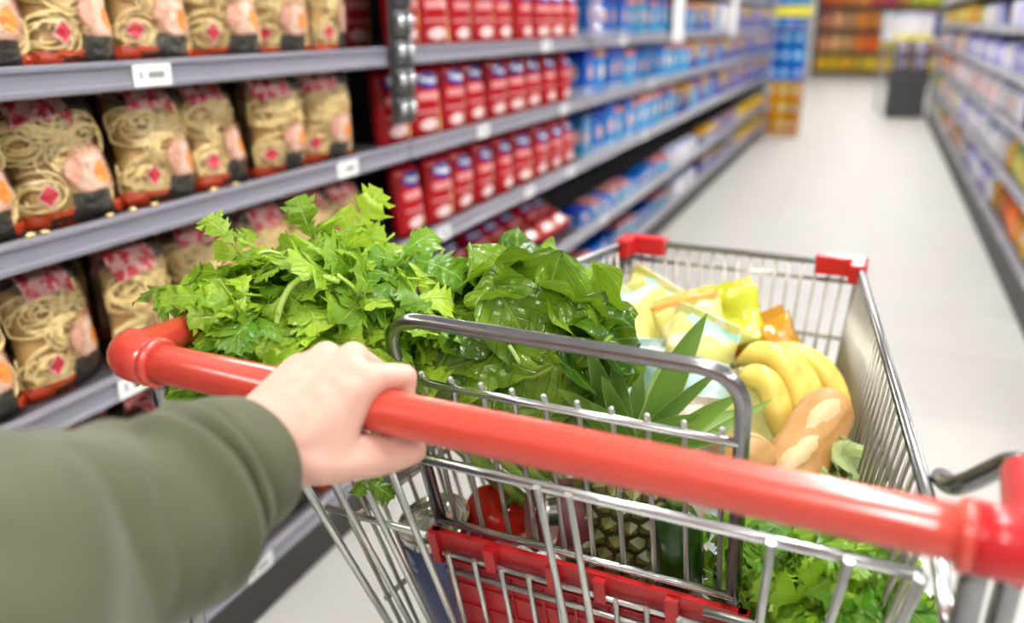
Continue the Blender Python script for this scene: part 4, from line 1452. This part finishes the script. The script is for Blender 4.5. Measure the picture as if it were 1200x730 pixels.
M['crust'] = crust('baguette_crust', (0.33, 0.125, 0.025), (0.62, 0.36, 0.12))
M['crumb'] = crust('baguette_slash', (0.54, 0.36, 0.16), (0.64, 0.48, 0.26))
M['bun'] = crust('bun_crust', (0.38, 0.17, 0.045), (0.60, 0.36, 0.13))
A_, B_ = cpix(977, 470, 1.02), cpix(876, 640, 0.92)
ax = (A_ - B_).normalized()
ln = (A_ - B_).length
bag = empty('baguette', mtx=CART_M @ frame(B_, ax, (VIEW_C - B_).normalized()))
tag(bag, 'golden crusty baguette with pale slashes leaning in the basket', 'bread')
bm = bmesh.new()
NB = 22
prof = [0.034 * (1 - abs(2 * k / NB - 1) ** 5) ** 0.45 * (1 + 0.03 * math.sin(k * 1.7)) + 0.001 for k in range(NB + 1)]
sweep(bm, [(0, ln * (-0.04 + 1.10 * k / NB), 0) for k in range(NB + 1)], prof, 20, squash=0.88)
put('crust', bm, M['crust'], bag)
for k in range(3):
    yc = ln * (0.24 + 0.29 * k)
    bm = bmesh.new()
    vs = []
    nA, nB = 14, 4
    for i in range(nA + 1):
        t = 2 * i / nA - 1
        row = []
        for j in range(nB + 1):
            s = 2 * j / nB - 1
            ww = 0.0105 * math.sqrt(max(0, 1 - t * t)) + 0.0003
            x = t * 0.009 + s * ww - 0.003
            yy = yc + t * 0.028 - s * 0.004
            kk = max(0.02, min(0.98, (yy / ln + 0.04) / 1.10))
            rl = 0.034 * (1 - abs(2 * kk - 1) ** 5) ** 0.45
            zz = rl * 0.90 * math.sqrt(max(0.0, 1 - (x / max(rl, abs(x) + 0.001)) ** 2)) + 0.0025 * (1 - s * s) * (1 - t * t) + 0.0002
            row.append(bm.verts.new((x, yy, zz)))
        vs.append(row)
    for i in range(nA):
        for j in range(nB):
            f = bm.faces.new((vs[i][j], vs[i + 1][j], vs[i + 1][j + 1], vs[i][j + 1]))
            f.smooth = True
    put('slash', bm, M['crumb'], bag)
# crusty bun
c = cpix(872, 536, 0.93)
bm = lathe(bmesh.new(), [(0, -0.026), (0.020, -0.025), (0.031, -0.014), (0.034, 0.0), (0.031, 0.013), (0.022, 0.022), (0.010, 0.0265), (0, 0.0275)], 24)
for v in bm.verts:
    v.co *= 1 + 0.06 * noise.noise(v.co * 60)
bun = put('bread_roll', bm, M['bun'], None, mtx=CART_M @ Matrix.Translation(c))
tag(bun, 'round crusty bread roll beside the baguette', 'bread')
put('crease', sweep(bmesh.new(), [(0.030 * math.sin(t), 0.004 * math.sin(2 * t), 0.0275 * math.cos(t) + 0.0005) for t in [-0.9 + 1.8 * k / 10 for k in range(11)]], 0.0022, 6), M['crumb'], bun)

# tin can with a blue label, leaning; second can lying with its lid outwards
M['tin'] = simple('tin_metal', (0.72, 0.71, 0.66), 0.18, 1.0, 0.05)
n = NT('blue_label')
nz = n.noise(22.0, 3)
col = n.mix(nz, (0.03, 0.045, 0.13), (0.10, 0.13, 0.28))
col = n.mix(n.math('GREATER_THAN', n.noise(14.0, 2), 0.58), col, (0.42, 0.46, 0.58))
M['blue_label'] = n.done(n.bsdf(col, 0.35))
M['pink_lid'] = simple('pink_lid', (0.55, 0.24, 0.24), 0.25, 0.7, 0.1)
M['dark_label'] = simple('dark_label', (0.20, 0.05, 0.05), 0.35)


def can(base, top, r, label_mat, lid_mat, label):
    z = (top - base).normalized()
    h = (top - base).length
    t = empty('food_can', mtx=CART_M @ frame(base, z, Vector((0.2, -1, 0.3))) @ Matrix.Rotation(-math.pi / 2, 4, 'X'))
    tag(t, label, 'can')
    put('body', lathe(bmesh.new(), [(0, 0.002), (r * 0.94, 0.002), (r, 0.0), (r, 0.005), (r * 0.97, 0.007), (r * 0.97, h - 0.007), (r, h - 0.005), (r, h - 0.001)], 40), M['tin'], t)
    put('label', lathe(bmesh.new(), [(r * 0.972, 0.010), (r * 0.980, 0.0105), (r * 0.980, h - 0.0165), (r * 0.972, h - 0.016)], 40), label_mat, t)
    lid = put('lid', lathe(bmesh.new(), [(r, h - 0.001), (r * 0.985, h), (r * 0.95, h), (r * 0.935, h - 0.005), (r * 0.80, h - 0.005), (r * 0.77, h - 0.0035), (r * 0.72, h - 0.0035), (r * 0.69, h - 0.005), (r * 0.56, h - 0.005), (r * 0.53, h - 0.0038), (r * 0.49, h - 0.0038), (r * 0.46, h - 0.005), (0, h - 0.005)], 40), lid_mat, t)
    ring = put('pull_ring', sweep(bmesh.new(), [(r * 0.26 * math.cos(a), r * 0.45 + r * 0.30 * math.sin(a), h - 0.003) for a in [2 * math.pi * k / 18 for k in range(18)]], 0.0016, 6, closed=True), lid_mat, lid)
    return t


ct, cb = cpix(508, 606, 0.99), cpix(552, 735, 1.07)
can(cb, ct, 0.044, M['blue_label'], M['tin'], 'tin can with a dark blue label standing in the basket corner')
l0 = cpix(626, 603, 0.93)
can(l0 + Vector((0.11, 0.085, -0.02)), l0, 0.040, M['dark_label'], M['pink_lid'], 'can lying with its pinkish lid towards the blue labelled can')

# red pepper
M['pepper'] = simple('red_pepper_skin', (0.62, 0.025, 0.012), 0.18, var=0.25, scale=18)
M['pepper_stem'] = simple('pepper_stem', (0.10, 0.22, 0.03), 0.45)
c = cpix(583, 606, 1.0)
bm = lathe(bmesh.new(), [(0.0, 0.0195), (0.006, 0.0195), (0.012, 0.021), (0.022, 0.028), (0.033, 0.024), (0.039, 0.008), (0.037, -0.016), (0.030, -0.040), (0.016, -0.052), (0.006, -0.050), (0, -0.046)], 32)
for v in bm.verts:
    a = math.atan2(v.co.y, v.co.x)
    k = 1 + 0.10 * math.cos(4 * a)
    v.co.x *= k
    v.co.y *= k
pep = put('red_pepper', bm, M['pepper'], None, mtx=CART_M @ Matrix.Translation(c) @ Matrix.Rotation(0.5, 4, 'Y'))
ps = pep.modifiers.new('subdivision', 'SUBSURF')
ps.levels = ps.render_levels = 1
tag(pep, 'shiny red bell pepper behind the blue labelled can', 'pepper')
put('stem', sweep(bmesh.new(), [(0, 0, 0.018), (0.001, 0, 0.030), (0.006, 0.002, 0.042)], [0.006, 0.004, 0.005], 8), M['pepper_stem'], pep)
# courgette standing by the pineapple
M['courgette'] = simple('courgette_skin', (0.020, 0.060, 0.008), 0.25, var=0.5, scale=50)
a_, b_ = cpix(792, 592, 0.82), cpix(800, 745, 0.90)
zz = bmesh.new()
NZ = 16
sweep(zz, [lerp(a_, b_, k / NZ) for k in range(NZ + 1)], [0.021 * (1 - abs(2 * k / NZ - 1) ** 6) ** 0.5 + 0.004 for k in range(NZ + 1)], 10)
cg = put('courgette', zz, M['courgette'], None, mtx=CART_M.copy())
tag(cg, 'dark green courgette standing beside the pineapple', 'vegetable')
put('stem', sweep(bmesh.new(), [lerp(a_, b_, 0.0), a_ + (a_ - b_).normalized() * 0.014], [0.008, 0.009], 6), M['pepper_stem'], cg)

# parsley bunch behind the gate, below the handle
rnd = random.Random(77)
par = empty('parsley_bunch', mtx=CART_M.copy())
tag(par, 'bright green flat-leaf herb bunch seen through the gate under the handle', 'herbs')
pl = [celery_leaf_mesh(300 + k, s) for k, s in enumerate((0.040, 0.048, 0.036, 0.052, 0.044, 0.03))]
for me in pl:
    me.materials.append(M['parsley_leaf'])
proot = Vector((0.17, 0.34, 0.56))
for (sx, sy, sd, rad, cnt) in ((950, 690, 0.77, (0.060, 0.055, 0.050), 60), (1010, 690, 0.74, (0.045, 0.05, 0.045), 40), (930, 640, 0.84, (0.060, 0.05, 0.035), 40), (895, 700, 0.80, (0.035, 0.04, 0.05), 26), (1020, 650, 0.78, (0.04, 0.04, 0.03), 24)):
    c = cpix(sx, sy, sd)
    for q in range(cnt):
        z = rnd.uniform(-0.6, 1.0)
        a = rnd.uniform(0, 2 * math.pi)
        s = Vector((math.cos(a) * math.sqrt(1 - z * z), math.sin(a) * math.sqrt(1 - z * z), z))
        p = c + Vector((s.x * rad[0], s.y * rad[1], s.z * rad[2])) * rnd.uniform(0.6, 1.0)
        p.x = min(p.x, 0.275)
        p.y = max(p.y, back_v(p.z) + (0.035 if p.x < 0.21 else -0.03))
        nrm = (s + Vector((rnd.uniform(-.5, .5), rnd.uniform(-.9, .2), rnd.uniform(0.0, 0.8)))).normalized()
        d = Vector((s.x + rnd.uniform(-.7, .7), s.y + rnd.uniform(-.7, .7), rnd.uniform(-0.8, 0.4)))
        o = put('leaf', rnd.choice(pl), None, par, mtx=frame(p, d, nrm))
        k = rnd.uniform(0.75, 1.5)
        o.scale = (k, k, k)
for k in range(8):
    tip = cpix(930 + 12 * k, 690 - 6 * (k % 3), 0.80)
    stem_to(None, par, M['celery_stalk'], bez(proot + Vector((0.012 * (k - 4) * 0.5, 0, 0)), lerp(proot, tip, 0.5) + Vector((0, 0.02, 0.02)), tip), 0.0045, 0.003)
# pale lettuce under the baguette
let = empty('lettuce', mtx=CART_M.copy())
tag(let, 'pale ruffled lettuce tucked under the baguette', 'lettuce')
ll = [broad_leaf_mesh(400 + k, 0.075, 0.038, 1.6, 0.7, 0.45) for k in range(3)]
for me in ll:
    me.materials[0] = M['lettuce_leaf']
c = cpix(978, 592, 0.99)
for q in range(22):
    z = rnd.uniform(-0.7, 1.0)
    a = rnd.uniform(0, 2 * math.pi)
    s = Vector((math.cos(a) * math.sqrt(1 - z * z), math.sin(a) * math.sqrt(1 - z * z), z))
    d = Vector((0, 0, 1)) - s * s.z * 0.8 + Vector((rnd.uniform(-.4, .4), rnd.uniform(-.4, .4), 0))
    o = put('leaf', rnd.choice(ll), None, let, mtx=frame(c + s * 0.036 - d.normalized() * 0.025, d, -s))

# ------------------------------------------------------------------ person: hand on the handle and sleeved forearm
def capsule(bm, a, b, ra, rb, n=8):
    pts = [lerp(a, b, k / n) for k in range(n + 1)]
    rr = [ra + (rb - ra) * k / n for k in range(n + 1)]
    d = (b - a).normalized()
    head = [(a - d * ra * math.cos(t), ra * math.sin(t)) for t in (0.15, 0.55, 1.0)]
    tail = [(b + d * rb * math.cos(t), rb * math.sin(t)) for t in (1.0, 0.55, 0.15)]
    P = [h[0] for h in head] + pts + [t[0] for t in tail]
    Rr = [h[1] for h in head] + rr + [t[1] for t in tail]
    sweep(bm, P, Rr, 14)


def V3(*a):
    return Vector(a)


def build_hand():
    bm = bmesh.new()
    wrist = V3(-0.131, -0.085, 0.986)
    MCP = [V3(-0.076, -0.002, 1.0255), V3(-0.100, 0.008, 1.034), V3(-0.125, 0.009, 1.031), V3(-0.147, 0.003, 1.021)]
    WR = [V3(-0.113, -0.062, 0.984), V3(-0.126, -0.060, 0.994), V3(-0.139, -0.057, 0.998), V3(-0.151, -0.053, 0.995)]
    rm = [0.0120, 0.0122, 0.0115, 0.0105]
    for k in range(4):
        capsule(bm, WR[k], MCP[k], 0.0165, rm[k] * 1.05)
        capsule(bm, wrist, WR[k], 0.022, 0.0165)
        # flesh of the palm below
        capsule(bm, WR[k] + V3(0, 0, -0.008), lerp(WR[k], MCP[k], 0.80) + V3(0, -0.006, -0.012), 0.015, 0.0105)
    for k in range(3):
        capsule(bm, MCP[k] + V3(0, -0.006, -0.002), MCP[k + 1] + V3(0, -0.006, -0.002), 0.0100, 0.0100)
    for k in range(3):
        for t in (0.15, 0.35, 0.55, 0.75, 0.9):
            r = 0.0165 + (0.0118 - 0.0165) * t
            capsule(bm, lerp(WR[k], MCP[k], t), lerp(WR[k + 1], MCP[k + 1], t), r * 0.98, r * 0.98)
    uu = [-0.069, -0.096, -0.122, -0.145]
    rf = [0.0102, 0.0103, 0.0099, 0.0088]
    for k in range(4):
        r = rf[k]
        d = 0.0165 + r * 0.98
        u = uu[k]
        pip = V3(u, 0.0285, 1.0165)
        dip = V3(u - 0.002, d * math.sin(2.15), 1.0 + d * math.cos(2.15))
        tip = V3(u - 0.003, d * math.sin(3.05), 1.0 + d * math.cos(3.05))
        capsule(bm, MCP[k], pip, rm[k] * 0.98, r * 1.02)
        capsule(bm, pip, dip, r * 1.02, r * 0.94)
        capsule(bm, dip, tip, r * 0.94, r * 0.80)
    # thumb: base on the side of the palm, wrapping under the bar
    cmc, tm, ti, tt = V3(-0.108, -0.060, 0.979), V3(-0.086, -0.036, 0.971), V3(-0.063, -0.008, 0.9665), V3(-0.051, 0.008, 0.9680)
    capsule(bm, cmc, tm, 0.0180, 0.0150)
    capsule(bm, tm, ti, 0.0148, 0.0122)
    capsule(bm, ti, tt, 0.0122, 0.0108)
    capsule(bm, tm + V3(0.0, 0.006, 0.006), ti + V3(-0.007, 0.0, 0.007), 0.0140, 0.0110)
    # web between thumb and index, heel of the hand
    capsule(bm, MCP[0] + V3(-0.004, -0.010, -0.008), tm + V3(-0.002, -0.004, 0.006), 0.0100, 0.0115)
    capsule(bm, MCP[0] + V3(-0.008, -0.016, -0.006), tm + V3(-0.008, -0.010, 0.008), 0.0115, 0.0125)
    capsule(bm, lerp(WR[0], MCP[0], 0.45), lerp(cmc, tm, 0.55), 0.0140, 0.0150)
    capsule(bm, V3(-0.150, -0.055, 0.985), V3(-0.156, -0.016, 0.992), 0.0150, 0.0120)
    # forearm inside the sleeve
    el = CART_I @ pixel(-160, 800, 0.30)
    fm = CART_I @ pixel(60, 672, 0.43)
    capsule(bm, wrist, fm, 0.026, 0.036, 14)
    capsule(bm, wrist + V3(0.010, 0.002, 0), wrist + V3(-0.012, 0.002, 0), 0.020, 0.019)
    capsule(bm, fm, el, 0.036, 0.044, 14)
    me = mesh_of(bm, name='hand')
    ob = bpy.data.objects.new('hand_tmp', me)
    COL.objects.link(ob)
    rmod = ob.modifiers.new('remesh', 'REMESH')
    rmod.mode = 'VOXEL'
    rmod.voxel_size = 0.0019
    smod = ob.modifiers.new('smooth', 'SMOOTH')
    smod.factor = 0.5
    smod.iterations = 26
    dg = bpy.context.evaluated_depsgraph_get()
    res = bpy.data.meshes.new_from_object(ob.evaluated_get(dg))
    bpy.data.objects.remove(ob)
    res.polygons.foreach_set('use_smooth', [True] * len(res.polygons))
    return res


n = NT('skin')
tc = n.obj()
big = n.noise(28.0, 3, tc)
fine = n.noise(420.0, 3, tc)
col = n.mix(big, (0.60, 0.33, 0.25), (0.69, 0.45, 0.36))
M['skin'] = n.done(n.bsdf(col, 0.48, 0.0, n.bump(fine, 0.15, 0.0008), **{'Subsurface Weight': 0.25, 'Subsurface Radius': (0.012, 0.005, 0.003), 'Subsurface Scale': 0.6}))
per = put('person', build_hand(), M['skin'], None, mtx=CART_M.copy())
tag(per, 'person in an olive jacket sleeve gripping the red cart handle with one hand', 'person')

n = NT('olive_cloth')
tc = n.obj()
wv = n.node('ShaderNodeTexWave', {'Vector': tc, 'Scale': 420.0, 'Distortion': 1.0}, wave_type='BANDS').outputs[1]
nz = n.noise(35.0, 4, tc)
col = n.mix(nz, (0.046, 0.051, 0.018), (0.075, 0.080, 0.030))
M['olive'] = n.done(n.bsdf(col, 0.72, 0.0, n.bump(n.math('ADD', n.math('MULTIPLY', wv, 0.3), n.noise(300.0, 2, tc)), 0.12, 0.0008), **{'Sheen Weight': 0.15}))


def build_sleeve():
    """Sleeve as a wrinkled tube of cloth, its cuff open around the wrist."""
    a, b, c = CART_I @ pixel(287, 543, 0.580), CART_I @ pixel(60, 652, 0.44), CART_I @ pixel(-210, 800, 0.30)
    pts = [lerp(a, b, t) for t in [k / 60 for k in range(60)]] + [lerp(b, c, t) for t in [k / 20 for k in range(34)]]
    bm = bmesh.new()
    n_, seg = len(pts), 56
    prev = None
    nx = Vector((0, 0, 1))
    rings = []
    for i, p in enumerate(pts):
        tg = (pts[min(i + 1, n_ - 1)] - pts[max(i - 1, 0)]).normalized()
        nx = (nx - tg * nx.dot(tg)).normalized()
        ny = tg.cross(nx)
        s = sum((pts[k + 1] - pts[k]).length for k in range(i))
        base = 0.0465 + 0.13 * s if s < 0.06 else 0.0543 + 0.17 * min(s - 0.06, 0.09) + 0.05 * max(0.0, s - 0.15)
        ring = []
        for k in range(seg):
            an = 2 * math.pi * k / seg
            q = Vector((math.cos(an) * 1.3, math.sin(an) * 1.3, s * 16))
            w = noise.noise(q + Vector((7, 3, 1))) * 0.009
            fold = 0.009 * math.exp(-((s - 0.082 - 0.014 * math.sin(an * 1 + 0.4)) / 0.012) ** 2)
            fold += 0.0050 * math.exp(-((s - 0.032 - 0.014 * math.cos(an + 0.9)) / 0.008) ** 2)
            fold += 0.003 * math.sin(s * 40 + 2 * math.sin(an)) * min(1, s / 0.1)
            for (s0, am, ph, dep, wd) in ((0.060, 0.014, 0.4, 0.028, 0.0065), (0.024, 0.012, 2.2, 0.010, 0.0045), (0.105, 0.035, 3.4, 0.006, 0.007), (0.16, 0.03, 2.4, 0.006, 0.009)):
                fold -= dep * math.exp(-abs(s - s0 - am * math.sin(an + ph)) / wd) * max(0.0, 0.5 + 0.5 * math.cos(an + 0.3)) ** 1.2
            r = base + (w + fold) * min(1.0, 0.25 + s / 0.03)
            ring.append(bm.verts.new(p + (nx * math.cos(an) + ny * math.sin(an)) * r))
        rings.append(ring)
    for A, B2 in zip(rings, rings[1:]):
        for k in range(seg):
            f = bm.faces.new((A[k], A[(k + 1) % seg], B2[(k + 1) % seg], B2[k]))
            f.smooth = True
    # turned-in hem of the cuff
    tg = (pts[1] - pts[0]).normalized()
    inner = rings[0]
    for (dr, ds) in ((0.9, -0.0015), (0.955, 0.0), (0.94, 0.004), (0.93, 0.03)):
        nr = [bm.verts.new(pts[0] + (v.co - pts[0]) * (1.0 if dr == 0.9 else dr) * (0.985 if dr == 0.9 else 1) + tg * ds) for v in rings[0]]
        for k in range(seg):
            f = bm.faces.new((inner[(k + 1) % seg], inner[k], nr[k], nr[(k + 1) % seg]))
            f.smooth = True
        inner = nr
    me = bpy.data.meshes.new('sleeve')
    bmesh.ops.recalc_face_normals(bm, faces=bm.faces)
    bm.to_mesh(me)
    bm.free()
    return me


slv = put('jacket_sleeve', build_sleeve(), M['olive'], per)
slv['label'] = 'wrinkled olive green jacket sleeve'
sub = slv.modifiers.new('subdivision', 'SUBSURF')
sub.levels = 1
sub.render_levels = 1
